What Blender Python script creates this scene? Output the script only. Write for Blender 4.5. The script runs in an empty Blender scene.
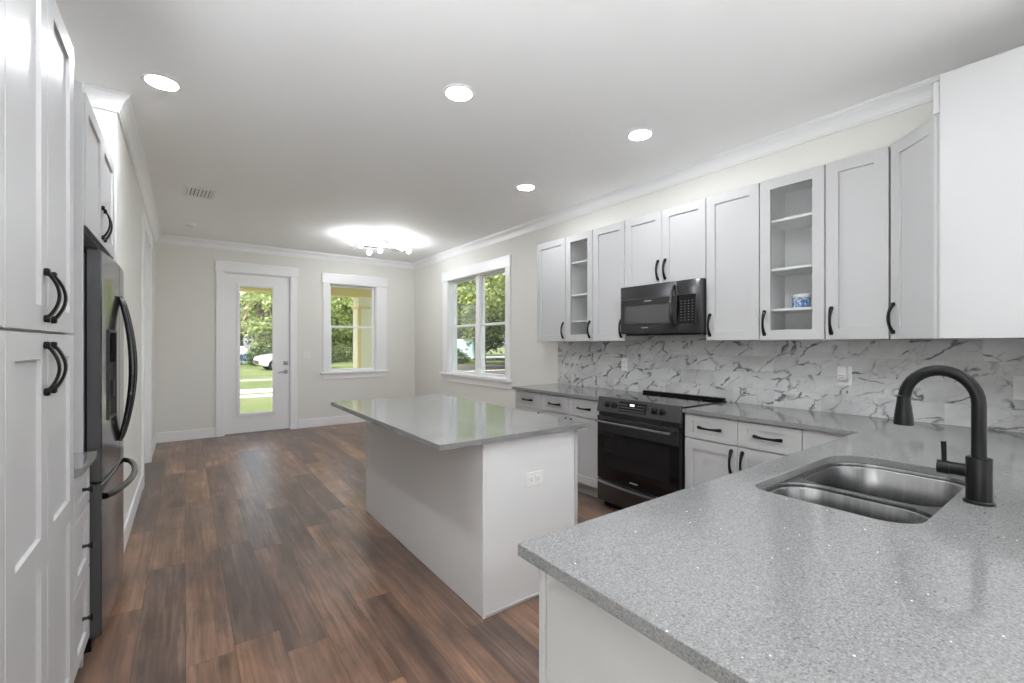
import bpy, bmesh, math, random
from mathutils import Vector, Matrix, Euler

S = bpy.context.scene
COL = S.collection
PI = math.pi
R = math.radians
random.seed(7)

# ------------------------------------------------------------------ camera
CAMH = 1.372
cd = bpy.data.cameras.new('camera')
cam = bpy.data.objects.new('camera', cd)
COL.objects.link(cam)
cam.location = (0, 0, CAMH)
cam.rotation_euler = (R(90), 0, -R(36.1))
cd.sensor_width = 36.0
cd.lens = 447.8 / 1024 * 36
cd.shift_y = 2.6 / 1024
cd.clip_start = 0.02
cd.clip_end = 400
S.camera = cam

# ------------------------------------------------------------------ world, sun, exposure
S.view_settings.view_transform = 'Standard'
S.view_settings.look = 'None'
S.view_settings.gamma = 1.0
S.view_settings.exposure = 0.82
S.view_settings.use_curve_mapping = False
try:
    S.cycles.use_denoising = True
    S.cycles.denoising_prefilter = 'ACCURATE'
    S.cycles.denoising_input_passes = 'RGB_ALBEDO_NORMAL'
    S.cycles.max_bounces = 12
    S.cycles.diffuse_bounces = 7
    S.cycles.transparent_max_bounces = 24
    S.cycles.sample_clamp_indirect = 6
    S.cycles.caustics_reflective = False
except Exception:
    pass

SKY_STRENGTH = 0.29
SUN_STRENGTH = 3.50
CAN_POWER = 120.00      # radiance of a recessed lamp's diffuser
BULB_POWER = 72.00
FILL_GLOBE_POWER = 16.00  # added fill globe behind the camera
FILL_UPLIGHT_POWER = 68.00  # added fill bowls, never in view

w = bpy.data.worlds.new('sky')
S.world = w
w.use_nodes = True
nt = w.node_tree
nt.nodes.clear()
sk = nt.nodes.new('ShaderNodeTexSky')
sk.sky_type = 'NISHITA'
sk.sun_disc = False
sk.sun_elevation = R(52)
sk.sun_rotation = R(260)
sk.dust_density = 2.0
hs = nt.nodes.new('ShaderNodeHueSaturation')
hs.inputs['Saturation'].default_value = 0.45
bgn = nt.nodes.new('ShaderNodeBackground')
bgn.inputs['Strength'].default_value = SKY_STRENGTH
wo = nt.nodes.new('ShaderNodeOutputWorld')
nt.links.new(sk.outputs[0], hs.inputs['Color'])
nt.links.new(hs.outputs[0], bgn.inputs['Color'])
nt.links.new(bgn.outputs[0], wo.inputs[0])

sd = bpy.data.lights.new('sun', 'SUN')
sd.energy = SUN_STRENGTH
sd.angle = R(0.6)
sd.color = (1.0, 0.95, 0.86)
sun = bpy.data.objects.new('sun', sd)
COL.objects.link(sun)
sdir = Vector((-0.62, -0.16, 0.86))          # towards the sun
sun.rotation_euler = sdir.to_track_quat('Z', 'Y').to_euler()
sun.location = (-10, 0, 20)

# ------------------------------------------------------------------ room dimensions
XR = 3.5        # right wall
YB = 7.92       # far wall
XL = -0.338     # left wall beyond the fridge
YA = 3.62       # end of the appliance recess
XA = -1.0       # back of the appliance recess
ZC = 2.888      # ceiling
YN = 0.19       # short wall behind the end panel
YR = -3.2       # rear of the room
CT = 0.914      # worktop height

# ------------------------------------------------------------------ materials
MATS = {}


def mat(name, color=(0.8, 0.8, 0.8), rough=0.5, metal=0.0, spec=0.5, coat=0.0, emit=None, estr=0.0):
    if name in MATS:
        return MATS[name]
    m = bpy.data.materials.new(name)
    m.use_nodes = True
    b = m.node_tree.nodes['Principled BSDF']
    b.inputs['Base Color'].default_value = (*color, 1)
    b.inputs['Roughness'].default_value = rough
    b.inputs['Metallic'].default_value = metal
    b.inputs['Specular IOR Level'].default_value = spec
    b.inputs['Coat Weight'].default_value = coat
    if emit:
        b.inputs['Emission Color'].default_value = (*emit, 1)
        b.inputs['Emission Strength'].default_value = estr
    MATS[name] = m
    return m


class NG:
    """small helper to write node graphs"""

    def __init__(self, name):
        self.m = bpy.data.materials.new(name)
        self.m.use_nodes = True
        MATS[name] = self.m
        self.t = self.m.node_tree
        self.b = self.t.nodes['Principled BSDF']
        self.out = self.t.nodes['Material Output']

    def n(self, typ, **kw):
        x = self.t.nodes.new(typ)
        for k, v in kw.items():
            setattr(x, k, v)
        return x

    def l(self, a, b):
        self.t.links.new(a, b)

    def math(self, op, a, b=None, c=None):
        x = self.n('ShaderNodeMath', operation=op)
        for i, v in enumerate((a, b, c)):
            if v is None:
                continue
            if isinstance(v, (int, float)):
                x.inputs[i].default_value = v
            else:
                self.l(v, x.inputs[i])
        return x.outputs[0]

    def ramp(self, fac, stops, interp='LINEAR'):
        x = self.n('ShaderNodeValToRGB')
        x.color_ramp.interpolation = interp
        e = x.color_ramp.elements
        while len(e) < len(stops):
            e.new(0.5)
        for i, (p, c) in enumerate(stops):
            e[i].position = p
            if isinstance(c, (int, float)):
                c = (c, c, c)
            e[i].color = (*c, 1)
        self.l(fac, x.inputs[0])
        return x.outputs[0]

    def noise(self, vec, scale, detail=4, rough=0.5, dist=0.0):
        x = self.n('ShaderNodeTexNoise')
        x.inputs['Scale'].default_value = scale
        x.inputs['Detail'].default_value = detail
        x.inputs['Roughness'].default_value = rough
        x.inputs['Distortion'].default_value = dist
        if vec is not None:
            self.l(vec, x.inputs['Vector'])
        return x

    def mix(self, fac, a, b, mode='MIX'):
        x = self.n('ShaderNodeMix', data_type='RGBA', blend_type=mode)
        for i, v in ((0, fac), (6, a), (7, b)):
            if isinstance(v, (int, float)):
                x.inputs[i].default_value = v
            elif isinstance(v, tuple):
                x.inputs[i].default_value = (*v, 1)
            else:
                self.l(v, x.inputs[i])
        return x.outputs[2]

    def xyz(self, vec):
        x = self.n('ShaderNodeSeparateXYZ')
        self.l(vec, x.inputs[0])
        return x.outputs

    def comb(self, x=0.0, y=0.0, z=0.0):
        c = self.n('ShaderNodeCombineXYZ')
        for i, v in enumerate((x, y, z)):
            if isinstance(v, (int, float)):
                c.inputs[i].default_value = v
            else:
                self.l(v, c.inputs[i])
        return c.outputs[0]

    def pos(self):
        return self.n('ShaderNodeNewGeometry').outputs['Position']

    def bump(self, h, strength=0.2, dist=0.01):
        x = self.n('ShaderNodeBump')
        x.inputs['Strength'].default_value = strength
        x.inputs['Distance'].default_value = dist
        self.l(h, x.inputs['Height'])
        self.l(x.outputs[0], self.b.inputs['Normal'])


def paint_mat(name, color, rough, bump=0.05, scale=180):
    g = NG(name)
    g.b.inputs['Base Color'].default_value = (*color, 1)
    g.b.inputs['Roughness'].default_value = rough
    nz = g.noise(g.pos(), scale, 3)
    g.bump(nz.outputs[0], bump, 0.004)
    return g.m


M_WALL = paint_mat('wall_paint', (0.75, 0.742, 0.70), 0.6, 0.06)
M_CEIL = paint_mat('ceiling_paint', (0.93, 0.93, 0.93), 0.75, 0.08, 90)
M_TRIM = mat('trim_paint', (0.86, 0.86, 0.865), 0.32)
M_CAB = mat('cabinet_white', (0.45, 0.45, 0.452), 0.40)
M_CABIN = mat('cabinet_interior', (0.76, 0.76, 0.76), 0.5)
M_ISL = mat('island_panel', (0.73, 0.73, 0.735), 0.35)
M_BLACK = mat('matte_black', (0.008, 0.008, 0.0085), 0.32, spec=0.17)
M_BLKGLASS = mat('black_glass', (0.004, 0.004, 0.0045), 0.06, spec=0.35)
M_OVENGLASS = mat('oven_window', (0.010, 0.009, 0.009), 0.09, spec=0.35)
M_BLKSTEEL = mat('black_stainless', (0.10, 0.10, 0.105), 0.24, 0.9)
M_FRIDGESIDE = mat('fridge_side', (0.055, 0.055, 0.058), 0.38)
M_FRIDGE = mat('fridge_front', (0.16, 0.16, 0.165), 0.13, 0.95)
M_DARKPLASTIC = mat('dark_plastic', (0.02, 0.02, 0.021), 0.3)
M_GREY = mat('grey_marking', (0.30, 0.30, 0.30), 0.4)
M_CHROME = mat('chrome', (0.75, 0.75, 0.76), 0.12, 1.0)
M_NICKEL = mat('satin_nickel', (0.36, 0.36, 0.37), 0.3, 1.0)
M_PLATE = mat('white_plastic', (0.80, 0.80, 0.79), 0.35)
M_SLOT = mat('slot_dark', (0.05, 0.05, 0.05), 0.6)
M_SLAT = mat('vent_dark', (0.10, 0.10, 0.10), 0.7)
M_DISP = mat('display_lit', (0.02, 0.02, 0.02), 0.2, emit=(0.85, 0.95, 1.0), estr=0.8)
M_LAMP = mat('lamp_diffuser', (1, 1, 1), 0.5, emit=(0.96, 0.985, 1.02), estr=CAN_POWER)
M_BULB = mat('bulb_glow', (1, 1, 1), 0.5, emit=(0.96, 0.985, 1.02), estr=BULB_POWER)
M_YELLOW = paint_mat('porch_yellow', (0.74, 0.60, 0.28), 0.7, 0.05)
M_CREAM = paint_mat('porch_cream', (0.80, 0.76, 0.58), 0.7, 0.05)
M_CONC = paint_mat('concrete', (0.62, 0.60, 0.56), 0.85, 0.3, 40)
M_ASPH = paint_mat('shaded_asphalt', (0.10, 0.088, 0.078), 0.9, 0.4, 60)  # dark ground colour with tree shade worked in
M_BARK = paint_mat('bark', (0.16, 0.11, 0.075), 0.9, 0.9, 14)
M_PALEBARK = paint_mat('pale_bark', (0.42, 0.32, 0.24), 0.9, 0.9, 10)
M_CARW = mat('white_car_paint', (0.80, 0.80, 0.80), 0.2, coat=0.8)
M_CARB = mat('blue_car_paint', (0.05, 0.10, 0.25), 0.25, coat=0.8)
M_VAN = mat('light_blue_paint', (0.50, 0.66, 0.76), 0.3, coat=0.6)
M_CARGLASS = mat('car_glass', (0.02, 0.025, 0.03), 0.05)
M_TYRE = mat('tyre_rubber', (0.02, 0.02, 0.02), 0.8)
M_ALLOY = mat('alloy_rim', (0.55, 0.55, 0.56), 0.25, 1.0)
M_LENS = mat('headlight_lens', (0.6, 0.62, 0.65), 0.1)


def steel_mat():
    g = NG('brushed_steel')
    g.b.inputs['Base Color'].default_value = (0.36, 0.36, 0.365, 1)
    g.b.inputs['Metallic'].default_value = 1.0
    p = g.xyz(g.pos())
    v = g.comb(g.math('MULTIPLY', p[0], 22.0), g.math('MULTIPLY', p[1], 22.0), g.math('MULTIPLY', p[2], 0.6))
    nz = g.noise(v, 3.0, 3)
    g.b.inputs['Roughness'].default_value = 0.27
    g.b.inputs['Anisotropic'].default_value = 0.4
    g.l(g.ramp(nz.outputs[0], [(0.3, (0.17, 0.17, 0.173)), (0.7, (0.24, 0.24, 0.243))]), g.b.inputs['Base Color'])
    return g.m


M_STEEL = steel_mat()


def quartz_mat():
    g = NG('grey_quartz')
    p = g.pos()
    n1 = g.noise(p, 260, 2, 0.6)
    n2 = g.noise(p, 170, 2, 0.5)
    vo = g.n('ShaderNodeTexVoronoi')
    vo.inputs['Scale'].default_value = 190
    g.l(p, vo.inputs['Vector'])
    base = g.ramp(n1.outputs[0], [(0.30, 0.105), (0.43, 0.165), (0.58, 0.20), (0.74, 0.30)])
    dark = g.ramp(n2.outputs[0], [(0.28, 0.45), (0.38, 1.0)])
    c = g.mix(0.8, base, dark, 'MULTIPLY')
    # rare bright flecks
    hx = g.n('ShaderNodeSeparateColor')
    g.l(vo.outputs['Color'], hx.inputs[0])
    gl = g.math('MULTIPLY', g.math('GREATER_THAN', hx.outputs[0], 0.997), g.math('LESS_THAN', vo.outputs['Distance'], 0.35))
    c = g.mix(gl, c, (0.85, 0.85, 0.86))
    g.l(c, g.b.inputs['Base Color'])
    g.b.inputs['Roughness'].default_value = 0.11
    g.b.inputs['Specular IOR Level'].default_value = 0.75
    return g.m


M_QUARTZ = quartz_mat()


def marble_mat():
    """marble-look wall tiles laid in running bond on the wall x = const"""
    g = NG('marble_tile')
    p = g.xyz(g.pos())
    TW, TH = 0.305, 0.122
    row = g.math('FLOOR', g.math('DIVIDE', g.math('SUBTRACT', p[2], CT), TH))
    off = g.math('MULTIPLY', g.math('MODULO', row, 2.0), TW / 2)
    u = g.math('DIVIDE', g.math('ADD', p[1], off), TW)
    col = g.math('FLOOR', u)
    wn = g.n('ShaderNodeTexWhiteNoise', noise_dimensions='2D')
    g.l(g.comb(row, col, 0.0), wn.inputs['Vector'])
    woff = g.n('ShaderNodeVectorMath', operation='SCALE')
    g.l(wn.outputs['Color'], woff.inputs[0])
    woff.inputs['Scale'].default_value = 3.0
    # veins run diagonally: shear and squash the coordinates
    vc = g.comb(0.0, g.math('ADD', p[1], g.math('MULTIPLY', p[2], 0.55)), g.math('MULTIPLY', p[2], 1.25))
    va = g.n('ShaderNodeVectorMath', operation='ADD')
    g.l(vc, va.inputs[0])
    g.l(woff.outputs[0], va.inputs[1])
    nz = g.noise(va.outputs[0], 7.0, 4, 0.6)
    dv = g.n('ShaderNodeVectorMath', operation='MULTIPLY_ADD')
    g.l(nz.outputs['Color'], dv.inputs[0])
    dv.inputs[1].default_value = (0.14, 0.14, 0.14)
    g.l(va.outputs[0], dv.inputs[2])
    vo = g.n('ShaderNodeTexVoronoi', feature='DISTANCE_TO_EDGE')
    vo.inputs['Scale'].default_value = 5.0
    g.l(dv.outputs[0], vo.inputs['Vector'])
    pres = g.noise(va.outputs[0], 6.0, 2)
    pm = g.ramp(pres.outputs[0], [(0.40, 0.0), (0.56, 1.0)])
    wid = g.noise(va.outputs[0], 14.0, 2)
    wd = g.ramp(wid.outputs[0], [(0.35, 0.016), (0.72, 0.095)])
    line = g.math('SUBTRACT', 1.0, g.math('DIVIDE', vo.outputs['Distance'], wd))
    line = g.math('MAXIMUM', line, 0.0)
    line = g.math('MULTIPLY', g.math('POWER', line, 0.7), pm)
    # a second, fainter net
    vo2 = g.n('ShaderNodeTexVoronoi', feature='DISTANCE_TO_EDGE')
    vo2.inputs['Scale'].default_value = 11.0
    g.l(dv.outputs[0], vo2.inputs['Vector'])
    l2 = g.math('MAXIMUM', g.math('SUBTRACT', 1.0, g.math('DIVIDE', vo2.outputs['Distance'], 0.035)), 0.0)
    pr2 = g.noise(va.outputs[0], 4.0, 2)
    l2 = g.math('MULTIPLY', g.math('MULTIPLY', l2, 0.45), g.ramp(pr2.outputs[0], [(0.48, 0.0), (0.6, 1.0)]))
    cloud = g.noise(va.outputs[0], 3.5, 4, 0.6)
    base = g.ramp(cloud.outputs[0], [(0.3, (0.47, 0.47, 0.475)), (0.7, (0.67, 0.67, 0.67))])
    c = g.mix(l2, base, (0.22, 0.22, 0.23))
    c = g.mix(g.math('MULTIPLY', line, 0.92), c, (0.055, 0.055, 0.06))
    # joints
    fu = g.math('FRACT', u)
    fv = g.math('FRACT', g.math('DIVIDE', g.math('SUBTRACT', p[2], CT), TH))
    ju = g.math('GREATER_THAN', g.math('ABSOLUTE', g.math('SUBTRACT', fu, 0.5)), 0.5 - 0.0012 / TW)
    jv = g.math('GREATER_THAN', g.math('ABSOLUTE', g.math('SUBTRACT', fv, 0.5)), 0.5 - 0.0012 / TH)
    j = g.math('MAXIMUM', ju, jv)
    c = g.mix(g.math('MULTIPLY', j, 0.6), c, (0.46, 0.46, 0.46))
    g.l(c, g.b.inputs['Base Color'])
    g.b.inputs['Roughness'].default_value = 0.22
    return g.m


M_MARBLE = marble_mat()


def wood_mat():
    g = NG('plank_floor')
    p = g.xyz(g.pos())
    PW, PL = 0.182, 1.22
    cx = g.math('DIVIDE', p[0], PW)
    colm = g.math('FLOOR', cx)
    wn1 = g.n('ShaderNodeTexWhiteNoise', noise_dimensions='1D')
    g.l(colm, wn1.inputs['W'])
    ry = g.math('ADD', g.math('DIVIDE', p[1], PL), g.math('MULTIPLY', wn1.outputs['Value'], 7.0))
    rowm = g.math('FLOOR', ry)
    wn = g.n('ShaderNodeTexWhiteNoise', noise_dimensions='2D')
    g.l(g.comb(colm, rowm, 0.0), wn.inputs['Vector'])
    hue = g.n('ShaderNodeSeparateColor')
    g.l(wn.outputs['Color'], hue.inputs[0])
    # grain coordinates, shifted per plank
    ox = g.math('MULTIPLY', hue.outputs[0], 37.0)
    oy = g.math('MULTIPLY', hue.outputs[1], 53.0)

    def gv(kx, ky):
        return g.comb(g.math('ADD', g.math('MULTIPLY', p[0], kx), ox), g.math('ADD', g.math('MULTIPLY', p[1], ky), oy), hue.outputs[2])
    big = g.noise(gv(8.0, 0.8), 1.0, 5, 0.6, 0.25)
    mid = g.noise(gv(30.0, 1.5), 1.0, 4, 0.6)
    fine = g.noise(gv(62.0, 2.6), 1.0, 3, 0.6)
    blot = g.noise(g.comb(g.math('MULTIPLY', p[0], 1.3), g.math('MULTIPLY', p[1], 0.8), 0.0), 1.6, 3, 0.5)
    tone = g.ramp(hue.outputs[2], [(0.0, (0.115, 0.074, 0.057)), (0.35, (0.180, 0.106, 0.074)),
                                   (0.65, (0.250, 0.140, 0.088)), (1.0, (0.350, 0.195, 0.115))])
    c = g.mix(1.0, tone, g.ramp(big.outputs[0], [(0.22, 0.40), (0.50, 0.95), (0.80, 1.45)]), 'MULTIPLY')
    c = g.mix(1.0, c, g.ramp(mid.outputs[0], [(0.32, 0.68), (0.66, 1.22)]), 'MULTIPLY')
    c = g.mix(1.0, c, g.ramp(fine.outputs[0], [(0.34, 0.82), (0.62, 1.10)]), 'MULTIPLY')
    patch = g.noise(gv(7.0, 3.2), 1.0, 4, 0.6)
    c = g.mix(1.0, c, g.ramp(patch.outputs[0], [(0.30, 0.62), (0.52, 1.0), (0.72, 1.32)]), 'MULTIPLY')
    c = g.mix(g.ramp(blot.outputs[0], [(0.42, 0.40), (0.62, 0.0)]), c, (0.105, 0.080, 0.070))
    # limed pores
    lime = g.math('MULTIPLY', g.ramp(fine.outputs[0], [(0.48, 0.0), (0.72, 1.0)]), g.ramp(big.outputs[0], [(0.40, 0.0), (0.75, 0.40)]))
    c = g.mix(lime, c, (0.38, 0.29, 0.24))
    # joints
    fx = g.math('ABSOLUTE', g.math('SUBTRACT', g.math('FRACT', cx), 0.5))
    fy = g.math('ABSOLUTE', g.math('SUBTRACT', g.math('FRACT', ry), 0.5))
    j = g.math('MAXIMUM', g.math('GREATER_THAN', fx, 0.5 - 0.0012 / PW), g.math('GREATER_THAN', fy, 0.5 - 0.0012 / PL))
    c = g.mix(g.math('MULTIPLY', j, 0.7), c, (0.02, 0.014, 0.011))
    g.l(c, g.b.inputs['Base Color'])
    g.b.inputs['Roughness'].default_value = 0.30
    g.b.inputs['Specular IOR Level'].default_value = 0.5
    return g.m


M_WOOD = wood_mat()


def glass_mat(name, tint=(1, 1, 1), refl=1.0):
    """thin pane: clear, with mirror reflection by Fresnel"""
    g = NG(name)
    g.t.nodes.remove(g.b)
    tr = g.n('ShaderNodeBsdfTransparent')
    tr.inputs[0].default_value = (*tint, 1)
    gl = g.n('ShaderNodeBsdfGlossy')
    gl.inputs['Roughness'].default_value = 0.02
    geo = g.n('ShaderNodeNewGeometry')
    dt = g.n('ShaderNodeVectorMath', operation='DOT_PRODUCT')
    g.l(geo.outputs['Normal'], dt.inputs[0])
    g.l(geo.outputs['Incoming'], dt.inputs[1])
    k = g.math('SUBTRACT', 1.0, g.math('ABSOLUTE', dt.outputs['Value']))
    fr = g.math('ADD', 0.035, g.math('MULTIPLY', g.math('POWER', k, 5.0), 0.9))     # Schlick, both sides alike
    mx = g.n('ShaderNodeMixShader')
    g.l(g.math('MULTIPLY', fr, refl), mx.inputs[0])
    g.l(tr.outputs[0], mx.inputs[1])
    g.l(gl.outputs[0], mx.inputs[2])
    g.l(mx.outputs[0], g.out.inputs[0])
    return g.m


M_GLASS = glass_mat('window_glass', (0.97, 0.98, 0.975))
M_CABGLASS = glass_mat('cabinet_glass', (0.95, 0.955, 0.955), 0.8)


def leaf_mat(name, c1, c2, c3):
    g = NG(name)
    geo = g.n('ShaderNodeNewGeometry')
    col = g.ramp(geo.outputs['Random Per Island'], [(0.0, c1), (0.5, c2), (1.0, c3)])
    g.l(col, g.b.inputs['Base Color'])
    g.b.inputs['Roughness'].default_value = 0.5
    tl = g.n('ShaderNodeBsdfTranslucent')
    g.l(col, tl.inputs[0])
    mx = g.n('ShaderNodeMixShader')
    mx.inputs[0].default_value = 0.38
    g.l(g.b.outputs[0], mx.inputs[1])
    g.l(tl.outputs[0], mx.inputs[2])
    g.l(mx.outputs[0], g.out.inputs[0])
    return g.m


M_LEAF_A = leaf_mat('leaf_bright', (0.20, 0.28, 0.07), (0.42, 0.50, 0.17), (0.72, 0.74, 0.42))
M_LEAF_B = leaf_mat('leaf_mid', (0.12, 0.19, 0.05), (0.28, 0.36, 0.12), (0.55, 0.60, 0.28))
M_LEAF_C = leaf_mat('leaf_dark', (0.03, 0.06, 0.02), (0.08, 0.14, 0.04), (0.20, 0.28, 0.09))
M_FROND = leaf_mat('frond_dry', (0.30, 0.20, 0.12), (0.45, 0.34, 0.2), (0.5, 0.46, 0.24))


def grass_mat():
    g = NG('lawn_grass')
    p = g.pos()
    n1 = g.noise(p, 0.35, 4)
    n2 = g.noise(p, 30, 3, 0.7)
    c = g.ramp(n1.outputs[0], [(0.35, (0.14, 0.20, 0.055)), (0.65, (0.26, 0.29, 0.115))])
    c2 = g.ramp(n2.outputs[0], [(0.3, 0.55), (0.7, 1.1)])
    g.l(g.mix(1.0, c, c2, 'MULTIPLY'), g.b.inputs['Base Color'])
    g.b.inputs['Roughness'].default_value = 0.9
    g.bump(n2.outputs[0], 0.6, 0.05)
    return g.m


M_GRASS = grass_mat()


def jar_mat():
    g = NG('jar_label')
    tc = g.n('ShaderNodeTexCoord')
    nz = g.noise(tc.outputs['Object'], 60, 3, 0.6)
    c = g.ramp(nz.outputs[0], [(0.40, (0.06, 0.16, 0.40)), (0.50, (0.20, 0.36, 0.60)), (0.58, (0.75, 0.78, 0.8))])
    g.l(c, g.b.inputs['Base Color'])
    g.b.inputs['Roughness'].default_value = 0.4
    return g.m


M_JAR = jar_mat()


# ------------------------------------------------------------------ mesh helpers
class MB:
    def __init__(self):
        self.bm = bmesh.new()

    def _take(self, before, M):
        if M is not None:
            vs = [v for v in self.bm.verts if v not in before]
            bmesh.ops.transform(self.bm, matrix=M, verts=vs)

    def box(self, x0, x1, y0, y1, z0, z1, b=0.0, M=None, seg=1):
        x0, x1 = min(x0, x1), max(x0, x1)
        y0, y1 = min(y0, y1), max(y0, y1)
        z0, z1 = min(z0, z1), max(z0, z1)
        t = bmesh.new()
        vs = [t.verts.new((x, y, z)) for x in (x0, x1) for y in (y0, y1) for z in (z0, z1)]
        for f in ((0, 1, 3, 2), (4, 6, 7, 5), (0, 4, 5, 1), (2, 3, 7, 6), (0, 2, 6, 4), (1, 5, 7, 3)):
            t.faces.new([vs[i] for i in f])
        bmesh.ops.recalc_face_normals(t, faces=t.faces)
        if b > 0:
            b = min(b, (x1 - x0) * .45, (y1 - y0) * .45, (z1 - z0) * .45)
            bmesh.ops.bevel(t, geom=list(t.edges), offset=b, segments=seg, affect='EDGES', profile=0.5)
        self._merge(t, M)
        return self

    def _merge(self, t, M=None):
        if M is not None:
            bmesh.ops.transform(t, matrix=M, verts=t.verts)
        me = bpy.data.meshes.new('tmp')
        t.to_mesh(me)
        t.free()
        self.bm.from_mesh(me)
        bpy.data.meshes.remove(me)

    def cyl(self, c, r, h, axis='Z', n=24, r2=None, M=None):
        """a (tapered) cylinder that starts at c and runs h along axis"""
        t = bmesh.new()
        r2 = r if r2 is None else r2
        bmesh.ops.create_cone(t, cap_ends=True, segments=n, radius1=r, radius2=r2, depth=h)
        bmesh.ops.translate(t, vec=(0, 0, h / 2), verts=t.verts)
        rot = {'Z': Matrix(), 'X': Matrix.Rotation(PI / 2, 4, 'Y'), 'Y': Matrix.Rotation(-PI / 2, 4, 'X')}[axis]
        bmesh.ops.transform(t, matrix=Matrix.Translation(c) @ rot, verts=t.verts)
        self._merge(t, M)
        return self

    def sphere(self, c, r, n=16, sc=(1, 1, 1)):
        t = bmesh.new()
        bmesh.ops.create_uvsphere(t, u_segments=n, v_segments=max(6, n // 2), radius=r)
        bmesh.ops.scale(t, vec=sc, verts=t.verts)
        bmesh.ops.translate(t, vec=c, verts=t.verts)
        self._merge(t)
        return self

    def lathe(self, prof, c=(0, 0, 0), n=32, M=None, cap=True):
        """prof: list of (r, z) from bottom to top"""
        t = bmesh.new()
        rings = []
        for r, z in prof:
            rings.append([t.verts.new((c[0] + r * math.cos(2 * PI * i / n), c[1] + r * math.sin(2 * PI * i / n), c[2] + z)) for i in range(n)])
        for a, b in zip(rings, rings[1:]):
            for i in range(n):
                t.faces.new((a[i], a[(i + 1) % n], b[(i + 1) % n], b[i]))
        if cap:
            t.faces.new(rings[0][::-1])
            t.faces.new(rings[-1])
        self._merge(t, M)
        return self

    def loft(self, rings, cap=True, closed=False, M=None):
        t = bmesh.new()
        rr = [[t.verts.new(p) for p in r] for r in rings]
        n = len(rr[0])
        pairs = list(zip(rr, rr[1:]))
        if closed:
            pairs.append((rr[-1], rr[0]))
        for a, b in pairs:
            for i in range(n):
                t.faces.new((a[i], a[(i + 1) % n], b[(i + 1) % n], b[i]))
        if cap and not closed:
            t.faces.new(rr[0][::-1])
            t.faces.new(rr[-1])
        bmesh.ops.recalc_face_normals(t, faces=t.faces)
        self._merge(t, M)
        return self

    def tube(self, pts, r, n=12, M=None):
        """round tube along pts; r a number or a list"""
        pts = [Vector(p) for p in pts]
        rs = r if isinstance(r, (list, tuple)) else [r] * len(pts)
        T = []
        for i in range(len(pts)):
            a = pts[max(0, i - 1)]
            b = pts[min(len(pts) - 1, i + 1)]
            T.append((b - a).normalized())
        up = Vector((0, 0, 1)) if abs(T[0].z) < 0.9 else Vector((1, 0, 0))
        nrm = (up - T[0] * up.dot(T[0])).normalized()
        rings = []
        for p, d, rr in zip(pts, T, rs):
            nrm = (nrm - d * nrm.dot(d)).normalized()
            bn = d.cross(nrm)
            rings.append([p + (nrm * math.cos(2 * PI * k / n) + bn * math.sin(2 * PI * k / n)) * rr for k in range(n)])
        return self.loft(rings, M=M)

    def prism(self, poly, y0, y1, axis='Y', M=None, b=0.0):
        """polygon in the plane across axis, extruded y0..y1.  axis Y: poly=(x,z); X: poly=(y,z); Z: poly=(x,y)"""
        t = bmesh.new()
        f = {'Y': lambda p, d: (p[0], d, p[1]), 'X': lambda p, d: (d, p[0], p[1]), 'Z': lambda p, d: (p[0], p[1], d)}[axis]
        a = [t.verts.new(f(p, y0)) for p in poly]
        c = [t.verts.new(f(p, y1)) for p in poly]
        n = len(a)
        t.faces.new(a)
        t.faces.new(c[::-1])
        for i in range(n):
            t.faces.new((a[i], c[i], c[(i + 1) % n], a[(i + 1) % n]))
        bmesh.ops.recalc_face_normals(t, faces=t.faces)
        if b > 0:
            bmesh.ops.bevel(t, geom=list(t.edges), offset=b, segments=1, affect='EDGES')
        self._merge(t, M)
        return self

    def build(self, name, material, parent=None, smooth=False, angle=35):
        me = bpy.data.meshes.new(name)
        bmesh.ops.remove_doubles(self.bm, verts=self.bm.verts, dist=1e-6)
        self.bm.to_mesh(me)
        self.bm.free()
        ms = material if isinstance(material, (list, tuple)) else [material]
        for m in ms:
            me.materials.append(m)
        if smooth:
            me.polygons.foreach_set('use_smooth', [True] * len(me.polygons))
            me.set_sharp_from_angle(angle=R(angle))
        o = bpy.data.objects.new(name, me)
        COL.objects.link(o)
        if parent is not None:
            o.parent = parent
        return o


def thing(name, label, cat, loc=(0, 0, 0), rz=0.0, group=None):
    o = bpy.data.objects.new(name, None)
    o.empty_display_size = 0.1
    COL.objects.link(o)
    o.location = loc
    o.rotation_euler = (0, 0, rz)
    return tag(o, label, cat, group)


def tag(o, label, cat, group=None, kind=None):
    o['label'] = label
    o['category'] = cat
    if group:
        o['group'] = group
    if kind:
        o['kind'] = kind
    return o


def struct(o):
    o['kind'] = 'structure'
    return o


def copy_tree(o, parent=None):
    c = o.copy()
    COL.objects.link(c)
    if parent is not None:
        c.parent = parent
    for ch in [x for x in bpy.data.objects if x.parent == o]:
        copy_tree(ch, c)
    return c


def sweep(path, prof, name, m, closed=False):
    """profile (offset to the left of the path, z) swept with mitred corners"""
    pts = [Vector((p[0], p[1], 0)) for p in path]
    rings = []
    n = len(pts)
    for i, p in enumerate(pts):
        ds = []
        if i > 0 or closed:
            ds.append((p - pts[i - 1]).normalized())
        if i < n - 1 or closed:
            ds.append((pts[(i + 1) % n] - p).normalized())
        ns = [Vector((-d.y, d.x, 0)) for d in ds]
        if len(ns) == 2:
            mi = (ns[0] + ns[1])
            mi = mi / (mi.dot(ns[0]))
        else:
            mi = ns[0]
        rings.append([p + mi * o_ + Vector((0, 0, z)) for o_, z in prof])
    b = MB()
    b.loft(rings, closed=closed)
    return b.build(name, m)


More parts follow.
